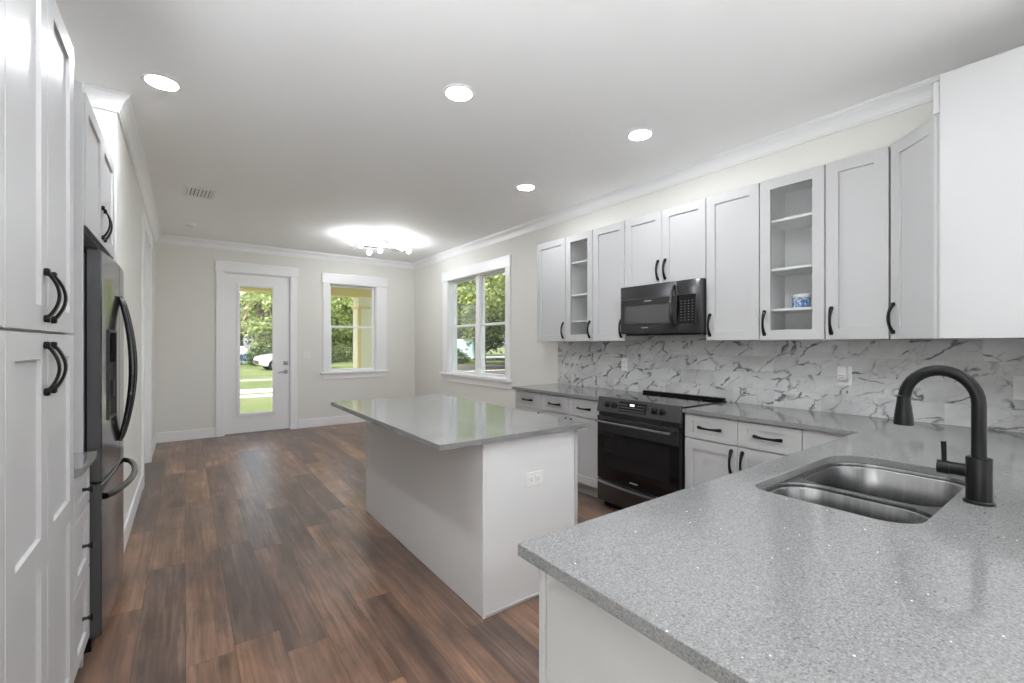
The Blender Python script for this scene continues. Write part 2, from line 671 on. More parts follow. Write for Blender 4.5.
def wall_boxes(b, a0, a1, t0, t1, z0, z1, holes, axis):
    """a wall along axis with rectangular holes (u0,u1,z0,z1)"""
    us = sorted({a0, a1, *[h[0] for h in holes], *[h[1] for h in holes]})
    for u0, u1 in zip(us, us[1:]):
        mid = (u0 + u1) / 2
        hs_ = sorted([(h[2], h[3]) for h in holes if h[0] < mid < h[1]])
        z = z0
        spans = []
        for h0, h1 in hs_:
            if h0 > z:
                spans.append((z, h0))
            z = h1
        if z < z1:
            spans.append((z, z1))
        for s0, s1 in spans:
            if axis == 'X':
                b.box(u0, u1, t0, t1, s0, s1)
            else:
                b.box(t0, t1, u0, u1, s0, s1)
    return b


# ================================================================== ROOM SHELL
WT = 0.16
b = MB()
b.box(XA - WT, XR + WT, YR - WT, YB + WT, -0.12, 0)
struct(b.build('floor', M_WOOD))
b = MB()
b.box(XA - WT, XR + WT, YR - WT, YB + WT, ZC, ZC + 0.14)
struct(b.build('ceiling', M_CEIL))

# window / door openings
BWX0, BWX1, BWZ0, BWZ1 = 1.967, 2.765, 0.90, 2.40        # far wall window
RWY0, RWY1, RWZ0, RWZ1 = 4.937, 6.577, 0.90, 2.41        # right wall window
DX0, DX1, DZ1 = 0.462, 1.366, 2.452                      # front door
LDY0, LDY1, LDZ1 = 5.60, 6.66, 2.50                      # side door on the left wall

struct(wall_boxes(MB(), XL - WT, XR + WT, YB, YB + WT, 0, ZC, [(BWX0, BWX1, BWZ0, BWZ1), (DX0, DX1, 0, DZ1)], 'X').build('wall_far', M_WALL))
struct(wall_boxes(MB(), YN - 0.12, YB, XR, XR + WT, 0, ZC, [(RWY0, RWY1, RWZ0, RWZ1)], 'Y').build('wall_right', M_WALL))
b = wall_boxes(MB(), YA, YB, XL - 0.12, XL, 0, ZC, [(LDY0, LDY1, 0, LDZ1)], 'Y')
b.box(XA - WT, XL - 0.12, YA, YA + 0.12, 0, ZC)
struct(b.build('wall_left', M_WALL))
struct(MB().box(XA - WT, XA, YR - WT, YA, 0, ZC).build('wall_alcove', M_WALL))
struct(MB().box(2.95, XR, YN - 0.12, YN, 0, ZC).build('wall_near', M_WALL))
# rear of the open-plan room behind the photographer
struct(MB().box(XA, XR + WT, YR - WT, YR, 0, ZC).build('wall_rear', M_CEIL))
struct(MB().box(XR, XR + WT, YR, YN - 0.12, 0, ZC).build('wall_side', M_CEIL))
# room behind the side door
b = MB()
b.box(-1.9, XL - 0.12, YB, YB + WT, 0, ZC)
b.box(-1.9 - 0.1, -1.9, YA, YB + WT, 0, ZC)
b.box(-1.9, XA - WT, YA, YA + 0.12, 0, ZC)
struct(b.build('wall_hall', M_WALL))
struct(MB().box(-2.0, XL - 0.12, YA, YB + WT, ZC, ZC + 0.14).build('ceiling_hall', M_CEIL))
struct(MB().box(-2.0, XA - WT, YA, YB + WT, -0.12, 0).build('floor_hall', M_WOOD))
# crown moulding, one run round the room
CR = [(0.0, 0.108), (0.012, 0.108), (0.014, 0.098), (0.020, 0.094), (0.022, 0.084), (0.026, 0.070), (0.034, 0.052),
      (0.046, 0.036), (0.058, 0.026), (0.064, 0.022), (0.066, 0.012), (0.074, 0.010), (0.074, -0.002), (0.0, -0.002)]
crown = sweep([(XR, YN), (XR, YB), (XL, YB), (XL, YA), (XA, YA), (XA, YR)], [(o_, ZC - z) for o_, z in CR], 'trim_1', M_TRIM)
struct(crown)


def baseboard(name, x0, x1, y0, y1):
    b = MB()
    b.box(x0, x1, y0, y1, 0.0, 0.14, 0.003)
    struct(b.build(name, M_TRIM))


baseboard('baseboard_left', XL, XL + 0.014, YA - 0.014, 5.464)
baseboard('baseboard_corner', XL, XL + 0.014, 6.786, YB)
baseboard('baseboard_far', XL + 0.014, 0.352, YB - 0.014, YB)
baseboard('baseboard_mid', 1.474, XR, YB - 0.014, YB)
baseboard('baseboard_right', XR - 0.014, XR, 3.93, YB - 0.014)

# ================================================================== FRONT DOOR
# casing
b = MB()
cf = YB - 0.018
b.box(0.364, DX0, cf, YB, 0, DZ1 + 0.004, 0.003)
b.box(DX1, 1.464, cf, YB, 0, DZ1 + 0.004, 0.003)
b.box(0.350, 1.478, YB - 0.024, YB, DZ1, 2.605, 0.004)
b.box(DX0, DX0 + 0.012, YB, YB + WT, 0, DZ1 - 0.012)
b.box(DX1 - 0.012, DX1, YB, YB + WT, 0, DZ1 - 0.012)
b.box(DX0, DX1, YB, YB + WT, DZ1 - 0.012, DZ1)
struct(b.build('trim_2', M_TRIM))

dl = MB()
lx0, lx1 = DX0 + 0.014, DX1 - 0.014
ly0, ly1 = YB + 0.030, YB + 0.075
gx0, gx1, gz0, gz1 = 0.668, 1.116, 0.316, 2.250
dl.box(lx0, gx0, ly0, ly1, 0.02, DZ1 - 0.014)
dl.box(gx1, lx1, ly0, ly1, 0.02, DZ1 - 0.014)
dl.box(gx0, gx1, ly0, ly1, 0.02, gz0)
dl.box(gx0, gx1, ly0, ly1, gz1, DZ1 - 0.014)
door = struct(dl.build('door_1', M_TRIM))


def frame_ring(b, u0, u1, v0, v1, wd, d0, d1, axis='Y', bev=0.004):
    """rectangular ring of four bars; axis = direction of thickness d0..d1"""
    for a, c, e, f in ((u0, u0 + wd, v0, v1), (u1 - wd, u1, v0, v1), (u0 + wd, u1 - wd, v0, v0 + wd), (u0 + wd, u1 - wd, v1 - wd, v1)):
        if axis == 'Y':
            b.box(a, c, d0, d1, e, f, bev)
        else:
            b.box(d0, d1, a, c, e, f, bev)


b = MB()
frame_ring(b, 0.626, 1.158, 0.262, 2.296, 0.044, ly0 - 0.016, ly0 + 0.004)
b.build('glazing_frame', M_TRIM, door)
MB().box(gx0, gx1, ly0 + 0.018, ly0 + 0.024, gz0, gz1).build('glass_pane', M_GLASS, door)
b = MB()
b.box(DX0 + 0.012, DX1 - 0.012, YB + 0.0, YB + WT, 0, 0.018, 0.003)
b.build('threshold', M_NICKEL, door)
b = MB()
b.cyl((1.300, ly0 - 0.008, 0.930), 0.033, 0.008, 'Y', 24)
b.cyl((1.300, ly0 - 0.045, 0.930), 0.011, 0.038, 'Y', 12)
b.tube([(1.308, ly0 - 0.045, 0.930), (1.26, ly0 - 0.047, 0.931), (1.215, ly0 - 0.046, 0.927), (1.19, ly0 - 0.040, 0.922)], [0.012, 0.011, 0.010, 0.007], 10)
b.build('door_handle', M_NICKEL, door, True)
b = MB()
b.box(1.268, 1.332, ly0 - 0.022, ly0, 1.040, 1.102, 0.008, seg=2)
b.cyl((1.300, ly0 - 0.030, 1.071), 0.016, 0.012, 'Y', 16)
b.build('deadbolt', M_NICKEL, door, True)

# ================================================================== SIDE DOOR (left wall)
b = MB()
b.box(XL, XL + 0.018, 5.464, LDY0, 0, LDZ1 + 0.004, 0.003)
b.box(XL, XL + 0.018, LDY1, 6.786, 0, LDZ1 + 0.004, 0.003)
b.box(XL, XL + 0.024, 5.450, 6.800, LDZ1, 2.630, 0.004)
b.box(XL - 0.12, XL, LDY0, LDY0 + 0.012, 0, LDZ1)
b.box(XL - 0.12, XL, LDY1 - 0.012, LDY1, 0, LDZ1)
b.box(XL - 0.12, XL, LDY0, LDY1, LDZ1 - 0.012, LDZ1)
struct(b.build('trim_3', M_TRIM))
b = MB()
b.box(XL - 0.075, XL - 0.035, LDY0 + 0.014, LDY1 - 0.014, 0.012, LDZ1 - 0.014, 0.002)
sdoor = struct(b.build('door_2', M_TRIM))
b = MB()
for z0, z1 in ((0.22, 1.0), (1.14, 2.30)):
    frame_ring(b, LDY0 + 0.14, LDY1 - 0.14, z0, z1, 0.03, XL - 0.036, XL - 0.028, 'X', 0.003)
b.build('panel_moulding', M_TRIM, sdoor)

# ================================================================== WINDOWS
# far window: single hung sash
b = MB()
b.box(1.858, BWX0, YB - 0.018, YB, BWZ0, BWZ1, 0.003)
b.box(BWX1, 2.946, YB - 0.018, YB, BWZ0, BWZ1, 0.003)
b.box(1.842, 2.960, YB - 0.026, YB, BWZ1 - 0.002, 2.562, 0.004)
b.box(1.816, 2.972, YB - 0.052, YB, 0.872, BWZ0 + 0.004, 0.004)
b.box(1.845, 2.950, YB - 0.018, YB, 0.782, 0.872, 0.003)
# jamb liner
b.box(BWX0, BWX0 + 0.01, YB, YB + WT, BWZ0, BWZ1)
b.box(BWX1 - 0.01, BWX1, YB, YB + WT, BWZ0, BWZ1)
b.box(BWX0, BWX1, YB, YB + WT, BWZ1 - 0.01, BWZ1)
b.box(BWX0, BWX1, YB, YB + WT, BWZ0, BWZ0 + 0.01)
win1 = struct(b.build('window_1', M_TRIM))
b = MB()
frame_ring(b, BWX0 + 0.01, BWX1 - 0.01, 1.655, BWZ1 - 0.01, 0.034, YB + 0.10, YB + 0.13)
b.build('upper_sash', M_TRIM, win1)
b = MB()
frame_ring(b, BWX0 + 0.01, BWX1 - 0.01, BWZ0 + 0.01, 1.69, 0.036, YB + 0.066, YB + 0.098)
b.build('lower_sash', M_TRIM, win1)
MB().box(BWX0 + 0.04, BWX1 - 0.04, YB + 0.112, YB + 0.117, 1.685, BWZ1 - 0.04).build('glass_pane', M_GLASS, win1)
MB().box(BWX0 + 0.042, BWX1 - 0.042, YB + 0.080, YB + 0.085, BWZ0 + 0.042, 1.658).build('glass_pane', M_GLASS, win1)

# right window: two double hung units side by side
b = MB()
b.box(XR - 0.018, XR, 4.828, RWY0, RWZ0, RWZ1, 0.003)
b.box(XR - 0.018, XR, RWY1, 6.755, RWZ0, RWZ1, 0.003)
b.box(XR - 0.026, XR, 4.812, 6.772, RWZ1 - 0.002, 2.562, 0.004)
b.box(XR - 0.052, XR, 4.800, 6.800, 0.862, RWZ0 + 0.004, 0.004)
b.box(XR - 0.018, XR, 4.830, 6.755, 0.768, 0.862, 0.003)
b.box(XR, XR + WT, RWY0, RWY0 + 0.01, RWZ0, RWZ1)
b.box(XR, XR + WT, RWY1 - 0.01, RWY1, RWZ0, RWZ1)
b.box(XR, XR + WT, RWY0, RWY1, RWZ1 - 0.01, RWZ1)
b.box(XR, XR + WT, RWY0, RWY1, RWZ0, RWZ0 + 0.01)
ym = (RWY0 + RWY1) / 2
b.box(XR + 0.055, XR + WT, ym - 0.05, ym + 0.05, RWZ0, RWZ1, 0.003)
win2 = struct(b.build('window_2', M_TRIM))
for y0, y1 in ((RWY0 + 0.01, ym - 0.05), (ym + 0.05, RWY1 - 0.01)):
    b = MB()
    frame_ring(b, y0, y1, 1.645, RWZ1 - 0.01, 0.034, XR + 0.10, XR + 0.13, 'X')
    b.build('upper_sash', M_TRIM, win2)
    b = MB()
    frame_ring(b, y0, y1, RWZ0 + 0.01, 1.68, 0.036, XR + 0.066, XR + 0.098, 'X')
    b.build('lower_sash', M_TRIM, win2)
    MB().box(XR + 0.112, XR + 0.117, y0 + 0.03, y1 - 0.03, 1.675, RWZ1 - 0.04).build('glass_pane', M_GLASS, win2)
    MB().box(XR + 0.080, XR + 0.085, y0 + 0.032, y1 - 0.032, RWZ0 + 0.042, 1.648).build('glass_pane', M_GLASS, win2)

# ================================================================== CABINET KIT
# local frame of a cabinet: x to the right seen from the front, y into the cabinet, z up


def shaker(wd, ht, t=0.020, rail=0.066, rec=0.010, mids=(), rail_tb=None, through=False):
    """door or drawer front with recessed panel(s); front face at y=0"""
    rt = rail if rail_tb is None else rail_tb
    t_ = bmesh.new()
    e = 0.0018
    zs = [0, *[v for v in mids for v in (v - rt / 2, v + rt / 2)], ht]
    # openings
    ops = []
    edges = [rt] + [v for m_ in mids for v in (m_ - rt / 2, m_ + rt / 2)] + [ht - rt]
    for i in range(0, len(edges), 2):
        ops.append((edges[i], edges[i + 1]))
    bmx = MB()
    # front frame as bars with mitre-free butt joints, made as one grid to keep it seamless
    xs = [0, e, rail, wd - rail, wd - e, wd]
    zz = [0, e] + edges + [ht - e, ht]
    V = {}

    def v(i, k):
        if (i, k) not in V:
            y = e if (i in (0, len(xs) - 1) or k in (0, len(zz) - 1)) else 0.0
            V[(i, k)] = t_.verts.new((xs[i], y, zz[k]))
        return V[(i, k)]
    holes = set()
    for i in range(len(xs) - 1):
        for k in range(len(zz) - 1):
            if i == 2 and k >= 2 and (k % 2 == 0) and k < len(zz) - 2:
                holes.add((i, k))
                continue
            t_.faces.new((v(i, k), v(i + 1, k), v(i + 1, k + 1), v(i, k + 1)))
    # recess walls and panels
    bv = 0.004
    for (i, k) in holes:
        c = [v(i, k), v(i + 1, k), v(i + 1, k + 1), v(i, k + 1)]
        d = t if through else rec
        x0, x1, z0, z1 = xs[i], xs[i + 1], zz[k], zz[k + 1]
        q = 0.0 if through else bv * 0.5
        inn = [t_.verts.new(p) for p in ((x0 + q, d, z0 + q), (x1 - q, d, z0 + q), (x1 - q, d, z1 - q), (x0 + q, d, z1 - q))]
        for j in range(4):
            t_.faces.new((c[j], c[(j + 1) % 4], inn[(j + 1) % 4], inn[j]))
        if not through:
            t_.faces.new(inn)
    # outer sides and back
    cs = [(0, 0), (wd, 0), (wd, ht), (0, ht)]
    bk = [t_.verts.new((x, t, z)) for x, z in cs]
    per = [v(i, 0) for i in range(len(xs))] + [v(len(xs) - 1, k) for k in range(1, len(zz))] + \
          [v(i, len(zz) - 1) for i in range(len(xs) - 2, -1, -1)] + [v(0, k) for k in range(len(zz) - 2, 0, -1)]
    n1, n2 = len(xs) - 1, len(zz) - 1
    runs = [(0, n1, 0, 1), (n1, n1 + n2, 1, 2), (n1 + n2, 2 * n1 + n2, 2, 3), (2 * n1 + n2, 2 * n1 + 2 * n2, 3, 0)]
    for a, c_, p, q in runs:
        ring = [per[j % len(per)] for j in range(a, c_ + 1)]
        t_.faces.new(ring + [bk[q], bk[p]])
    if through:
        (z0, z1) = ops[0]
        inb = [t_.verts.new(p) for p in ((rail, t, z0), (wd - rail, t, z0), (wd - rail, t, z1), (rail, t, z1))]
        for j in range(4):
            t_.faces.new((bk[j], bk[(j + 1) % 4], inb[(j + 1) % 4], inb[j]))
    else:
        t_.faces.new(bk[::-1])
    bmesh.ops.remove_doubles(t_, verts=t_.verts, dist=1e-5)
    bmesh.ops.recalc_face_normals(t_, faces=t_.faces)
    bmx._merge(t_)
    return bmx


def place(o, x, y, z):
    o.location = (x, y, z)
    return o


def bow_pull(L=0.165):
    """black arched cabinet pull, along z, standing off towards -y"""
    rings = []
    n = 18
    for i in range(n + 1):
        s_ = -1 + 2 * i / n
        z = s_ * L / 2
        out = 0.005 + 0.027 * math.cos(s_ * PI / 2) ** 0.8
        wd = 0.0065 + 0.0050 * abs(s_) ** 2
        th = 0.0036 + 0.002 * abs(s_) ** 3
        if i in (0, n):
            out = 0.005
        rings.append([(-wd, -out + th, z), (wd, -out + th, z), (wd, -out - th, z), (-wd, -out - th, z)])
    b = MB()
    b.loft(rings)
    for s_ in (-1, 1):
        b.box(-0.010, 0.010, -0.013, 0.0, s_ * L / 2 - 0.011, s_ * L / 2 + 0.011, 0.003)
    return b


PULL_MESH = None


def pull(parent, x, z, vertical=True, L=0.150, y=0.0):
    o = bow_pull(L).build('handle', M_BLACK, parent, True, 50)
    o.location = (x, y, z)
    if not vertical:
        o.rotation_euler = (0, PI / 2, 0)
    return o


G = 0.0018   # half the gap between doors


def add_door(cab, x0, x1, z0, z1, hx=None, hz=None, mids=(), glass=False, rail=0.066, L=0.150):
    wd, ht = x1 - x0 - 2 * G, z1 - z0 - 2 * G
    d = shaker(wd, ht, rail=rail, mids=mids, through=glass).build('door', M_CAB, cab)
    d.location = (x0 + G, 0, z0 + G)
    if glass:
        MB().box(rail - 0.003, wd - rail + 0.003, 0.009, 0.013, rail - 0.003, ht - rail + 0.003).build('glass_pane', M_CABGLASS, d)
    if hx is not None:
        pull(d, hx - x0 - G, hz - z0 - G, L=L)
    return d


def add_drawer(cab, x0, x1, z0, z1, handle='pull', rail=0.042):
    wd, ht = x1 - x0 - 2 * G, z1 - z0 - 2 * G
    d = shaker(wd, ht, rail=rail + 0.018, rail_tb=rail).build('drawer', M_CAB, cab)
    d.location = (x0 + G, 0, z0 + G)
    if handle == 'pull':
        pull(d, wd / 2, ht / 2, False)
    elif handle == 'knob':
        k = MB()
        k.lathe([(0.009, 0.0), (0.0065, 0.004), (0.006, 0.016), (0.010, 0.020), (0.0155, 0.024), (0.0165, 0.029), (0.013, 0.033)], n=20)
        o = k.build('knob', M_BLACK, d, True)
        o.rotation_euler = (PI / 2, 0, 0)
        o.location = (wd / 2, 0, ht / 2)
    return d


# ================================================================== RIGHT WALL: WALL CABINETS
XU = 3.15               # door faces
ZU0, ZU1 = 1.398, 2.470
DEP = XR - XU           # 0.35 with the door


def wall_cab(label, y1, y0, doors, z0=ZU0, z1=ZU1, glass=False):
    """a cabinet from y1 (left end seen from the room) to y0"""
    c = thing('wall_cabinet', label, 'kitchen cabinet', (XU, y1, 0), -PI / 2, 'white shaker wall cabinets on the right wall')
    wd = y1 - y0
    b = MB()
    yb = DEP - 0.002
    if not glass:
        b.box(0.001, wd - 0.001, 0.0215, yb, z0, z1, 0.001)
    else:
        t = 0.018
        b.box(0.001, t, 0.0215, yb, z0, z1)
        b.box(wd - t, wd - 0.001, 0.0215, yb, z0, z1)
        b.box(t, wd - t, 0.0215, yb, z0, z0 + t)
        b.box(t, wd - t, 0.0215, yb, z1 - t, z1)
        b.box(t, wd - t, yb - 0.008, yb, z0 + t, z1 - t)
    b.build('carcass', M_CAB if not glass else M_CABIN, c)
    if glass:
        for zz in (1.600, 1.868, 2.195):
            MB().box(0.019, wd - 0.019, 0.035, yb - 0.009, zz - 0.009, zz + 0.009, 0.002).build('shelf', M_PLATE, c)
    for x0, x1, hx in doors:
        add_door(c, x0, x1, z0, z1, hx, z0 + 0.115 if z0 < 1.5 else z0 + 0.112, glass=glass)
    return c


w_ = 3.386
wall_cab('far left solid-door wall cabinet of the row, nearest the window', 3.850, 3.388, [(0, 0.462, 0.462 - 0.034)])
wall_cab('narrow glass-door wall cabinet with empty shelves, between window and microwave', 3.386, 3.012, [(0, 0.374, 0.374 - 0.034)], glass=True)
wall_cab('solid-door wall cabinet directly left of the microwave', 3.010, 2.624, [(0, 0.386, 0.386 - 0.034)])
wall_cab('short two-door wall cabinet mounted above the microwave', 2.622, 1.856, [(0, 0.383, 0.383 - 0.034), (0.383, 0.766, 0.383 + 0.034)], z0=1.868)
wall_cab('solid-door wall cabinet directly right of the microwave', 1.854, 1.469, [(0, 0.385, 0.034)])
wall_cab('glass-door wall cabinet with a blue and white tub on a shelf', 1.467, 1.083, [(0, 0.384, 0.034)], glass=True)
wall_cab('solid-door wall cabinet between the tub cabinet and the angled corner cabinet', 1.081, 0.774, [(0, 0.307, 0.034)])

# small tub on the lower shelf of the glass cabinet
tub = thing('storage_tub', 'small round blue and white tub on a shelf behind cabinet glass', 'tub', (3.285, 1.262, 1.6095))
MB().lathe([(0.049, 0.0), (0.053, 0.003), (0.053, 0.066), (0.051, 0.068)], n=28).build('body', M_JAR, tub, True)
MB().lathe([(0.0545, 0.068), (0.0545, 0.086), (0.049, 0.090)], n=28).build('lid', M_PLATE, tub, True)

# diagonal corner cabinet
c = thing('corner_cabinet', 'white corner wall cabinet with one angled shaker door above the sink', 'kitchen cabinet', (XU, 0.7705, 0), R(-135))
rt2 = math.sqrt(0.5)
poly_w = [(XU + 0.016, 0.768), (XR - 0.002, 0.768), (XR - 0.002, YN + 0.002), (2.915, YN + 0.002), (2.915, 0.5465), (2.928, 0.5465)]
# into local coordinates
Mi = (Matrix.Translation((XU, 0.7705, 0)) @ Matrix.Rotation(R(-135), 4, 'Z')).inverted()
pl = [(Mi @ Vector((x, y, 0)))[:2] for x, y in poly_w]
MB().prism(pl, ZU0, ZU1, 'Z').build('carcass', M_CAB, c)
dlen = 0.348
add_door(c, 0.004, dlen, ZU0, ZU1, 0.036, ZU0 + 0.115)

# tall end panel next to it, reaching up to the crown
c = thing('end_panel_cabinet', 'tall plain white cabinet side at the right edge, beside the corner cabinet', 'kitchen cabinet', (0, 0, 0))
MB().box(2.886, 2.9125, YN + 0.002, 0.521, ZU0, 2.645, 0.002).build('side_panel', M_CAB, c)
MB().box(2.893, 2.911, 0.5215, 0.5455, ZU1 + 0.002, 2.622, 0.002).build('filler_strip', M_CAB, c)

# ================================================================== MICROWAVE
MX = 3.088
c = thing('microwave', 'black stainless over-the-range microwave under the short wall cabinet', 'microwave', (MX, 2.618, 1.447), -PI / 2)
MW, MH = 0.760, 0.418
MD = XR - MX - 0.003
MB().box(0, MW, 0.028, MD, 0.012, MH, 0.003).build('body', M_DARKPLASTIC, c)
MB().box(0.02, MW - 0.02, 0.05, MD - 0.04, 0.0, 0.012, 0.002).build('underside_grille', M_BLACK, c)
dw = 0.560
d = MB().box(0, dw - 0.001, 0, 0.027, 0.014, MH, 0.006, seg=2).build('door', M_BLKSTEEL, c, True)
MB().box(0.022, dw - 0.012, -0.003, 0.004, 0.083, 0.304, 0.002).build('window_frame', M_DARKPLASTIC, d)
MB().box(0.055, dw - 0.070, -0.0045, 0.002, 0.098, 0.247, 0.001).build('window', mat('microwave_mesh', (0.075, 0.075, 0.078), 0.22), d)
MB().box(0.255, 0.325, -0.0042, -0.002, 0.278, 0.286).build('brand_strip', M_GREY, d)
MB().box(0.225, 0.290, -0.0012, 0.002, 0.058, 0.066).build('badge', M_GREY, d)
hp = []
for i in range(15):
    s_ = -1 + 2 * i / 14
    hp.append((dw - 0.022, -0.006 - 0.046 * math.cos(s_ * PI / 2) ** 0.75, MH * 0.5 + 0.012 + s_ * 0.165))
b = MB()
b.tube(hp, [0.012 - 0.003 * abs(-1 + 2 * i / 14) for i in range(15)], 12)
b.build('handle', mat('gloss_black_metal', (0.05, 0.05, 0.052), 0.12, 0.8), d, True)
p = MB().box(dw + 0.001, MW, 0, 0.027, 0.014, MH, 0.006, seg=2).build('control_panel', M_BLKSTEEL, c, True)
b = MB()
b.box(dw + 0.004, MW - 0.040, -0.003, 0.004, 0.083, 0.304, 0.002)
n0 = len(b.bm.faces)
for r_ in range(8):
    for q in range(4):
        x = dw + 0.034 + q * 0.032
        z = 0.108 + r_ * 0.021
        b.box(x, x + 0.009, -0.0042, -0.0025, z, z + 0.003)
for k, fc_ in enumerate(b.bm.faces):
    fc_.material_index = 1 if k >= n0 else 0
b.build('keypad', [M_BLKGLASS, M_GREY], p)

# ================================================================== RANGE
RX = 2.828
c = thing('range', 'black stainless slide-in electric range between the base cabinets', 'stove', (RX, 2.650, 0), -PI / 2)
RW = 0.786
RD = XR - RX - 0.025
MB().box(0.004, RW - 0.004, 0.045, RD, 0.05, 0.905, 0.002).build('body', M_BLACK, c)
# cooktop
ck = MB().box(-0.004 + 0.004, RW, 0.02, RD - 0.002, 0.906, 0.922, 0.003).build('cooktop', M_BLKGLASS, c)
b = MB()
for (x, y, r_) in ((0.20, 0.20, 0.105), (0.56, 0.20, 0.085), (0.20, 0.44, 0.085), (0.56, 0.44, 0.115), (0.385, 0.47, 0.05)):
    t = bmesh.new()
    n = 48
    v0 = [t.verts.new((x + r_ * math.cos(2 * PI * i / n), y + r_ * math.sin(2 * PI * i / n), 0.9224)) for i in range(n)]
    v1 = [t.verts.new((x + (r_ - 0.002) * math.cos(2 * PI * i / n), y + (r_ - 0.002) * math.sin(2 * PI * i / n), 0.9224)) for i in range(n)]
    for i in range(n):
        t.faces.new((v0[i], v0[(i + 1) % n], v1[(i + 1) % n], v1[i]))
    b._merge(t)
b.build('burner_rings', M_GREY, ck)
MB().box(0.01, RW - 0.01, RD - 0.055, RD - 0.004, 0.922, 0.945, 0.006, seg=2).build('rear_vent_trim', M_BLACK, c)
# sloped control panel
pan = MB().prism([(-0.008, 0.808), (0.045, 0.808), (0.045, 0.928), (0.022, 0.930)], 0, RW, 'X', b=0.003).build('control_panel', M_BLKSTEEL, c)
# plane of the slope: from (y=-0.008,z=.808) to (y=.022,z=.93)
th = math.atan2(0.030, 0.122)
PM = Matrix.Translation((0, -0.008, 0.808)) @ Matrix.Rotation(-th, 4, 'X')
cp_ = MB().box(0.232, 0.500, -0.0025, 0.003, 0.026, 0.106, 0.002, M=PM).build('touch_panel', M_BLKGLASS, pan)
MB().box(0.340, 0.385, -0.0034, -0.001, 0.074, 0.092, M=PM).build('display', M_DISP, cp_)
b = MB()
for i in range(10):
    for k in range(3):
        x = 0.246 + i * 0.0245
        if k == 2 and 0.315 < x < 0.40:
            continue
        b.box(x, x + 0.011, -0.0032, -0.002, 0.036 + k * 0.022, 0.0395 + k * 0.022, M=PM)
b.build('touch_markings', M_GREY, cp_)
for x in (0.105, 0.172, 0.560, 0.632):
    k = MB()
    k.lathe([(0.026, 0.0), (0.026, 0.006), (0.0215, 0.009), (0.0195, 0.030), (0.017, 0.033)], n=24, M=PM @ Matrix.Translation((x, 0, 0.066)) @ Matrix.Rotation(PI / 2, 4, 'X'))
    ko = k.build('knob', M_BLACK, pan, True)
    MB().box(-0.0045, 0.0045, -0.040, -0.030, -0.018, 0.018, 0.002, M=PM @ Matrix.Translation((x, 0, 0.066))).build('grip', M_DARKPLASTIC, ko)
# oven door
od = MB().box(0.002, RW - 0.002, 0.0, 0.044, 0.246, 0.772, 0.005, seg=2).build('oven_door', M_BLKGLASS, c, True)
MB().box(0.004, RW - 0.004, -0.004, 0.006, 0.640, 0.772, 0.004).build('door_top_band', M_BLKSTEEL, od)
MB().box(0.085, RW - 0.085, -0.0012, 0.004, 0.36, 0.615).build('oven_window', M_OVENGLASS, od)
MB().box(0.345, 0.420, -0.0015, 0.002, 0.275, 0.284).build('badge', M_GREY, od)
b = MB()
b.box(0.020, RW - 0.045, -0.056, -0.034, 0.722, 0.742, 0.008, seg=2)
b.box(0.040, 0.062, -0.040, -0.002, 0.723, 0.741, 0.003)
b.box(RW - 0.090, RW - 0.068, -0.040, -0.002, 0.723, 0.741, 0.003)
b.build('handle', mat('handle_steel', (0.42, 0.42, 0.43), 0.25, 1.0), od, True)
MB().box(0.003, RW - 0.003, 0.02, 0.046, 0.774, 0.806).build('vent_gap', M_DARKPLASTIC, c)
dr = MB().box(0.002, RW - 0.002, 0.0, 0.044, 0.062, 0.240, 0.005, seg=2).build('warming_drawer', M_BLKSTEEL, c, True)
b = MB()
n = 16
rings = []
for i in range(n + 1):
    s_ = -1 + 2 * i / n
    x = RW / 2 + s_ * (RW / 2 - 0.006)
    y = -0.004 - 0.026 * (1 - s_ * s_)
    rings.append([(x, y, 0.212), (x, y + 0.020, 0.206), (x, y + 0.022, 0.232), (x, y + 0.004, 0.230)])
b.loft(rings)
b.build('handle', mat('handle_steel'), dr, True)
b = MB()
b.box(0.02, RW - 0.02, 0.07, 0.10, 0.0, 0.055)
b.build('toe_kick', M_BLACK, c)

# ================================================================== RIGHT WALL: BASE CABINETS
XB = 2.880     # faces of the base doors
ZS = CT - 0.028


def base_cab(label, y1, y0, cols, pulls, x=XB, group='white shaker base cabinets on the right wall'):
    c = thing('base_cabinet', label, 'kitchen cabinet', (x, y1, 0), -PI / 2, group)
    wd = y1 - y0
    MB().box(0.001, wd - 0.001, 0.0215, XR - x - 0.002, 0.112, ZS - 0.001, 0.001).build('carcass', M_CAB, c)
    MB().box(0.001, wd - 0.001, 0.088, 0.104, 0.0, 0.112).build('toe_kick', M_CAB, c)
    for (x0, x1), s_ in zip(cols, pulls):
        add_drawer(c, x0, x1, 0.712, ZS - 0.008)
        add_door(c, x0, x1, 0.118, 0.708, {'r': x1 - 0.036, 'l': x0 + 0.036}[s_], 0.60)
    return c


base_cab('one-drawer base cabinet at the window end of the counter', 3.890, 3.456, [(0, 0.434)], 'r')
base_cab('two-drawer base cabinet immediately left of the range', 3.454, 2.656, [(0, 0.398), (0.398, 0.798)], 'rl')
base_cab('two-drawer base cabinet immediately right of the range', 1.858, 1.104, [(0, 0.377), (0.377, 0.754)], 'rl')
c = thing('corner_base_cabinet', 'plain white corner base filler where the two counters meet', 'kitchen cabinet', (XB, 1.100, 0), -PI / 2)
MB().box(0.0, 0.312, 0.0, XR - XB - 0.002, 0.112, ZS - 0.001, 0.001).build('carcass', M_CAB, c)
MB().box(0.0, 0.312, 0.088, 0.104, 0.0, 0.112).build('toe_kick', M_CAB, c)

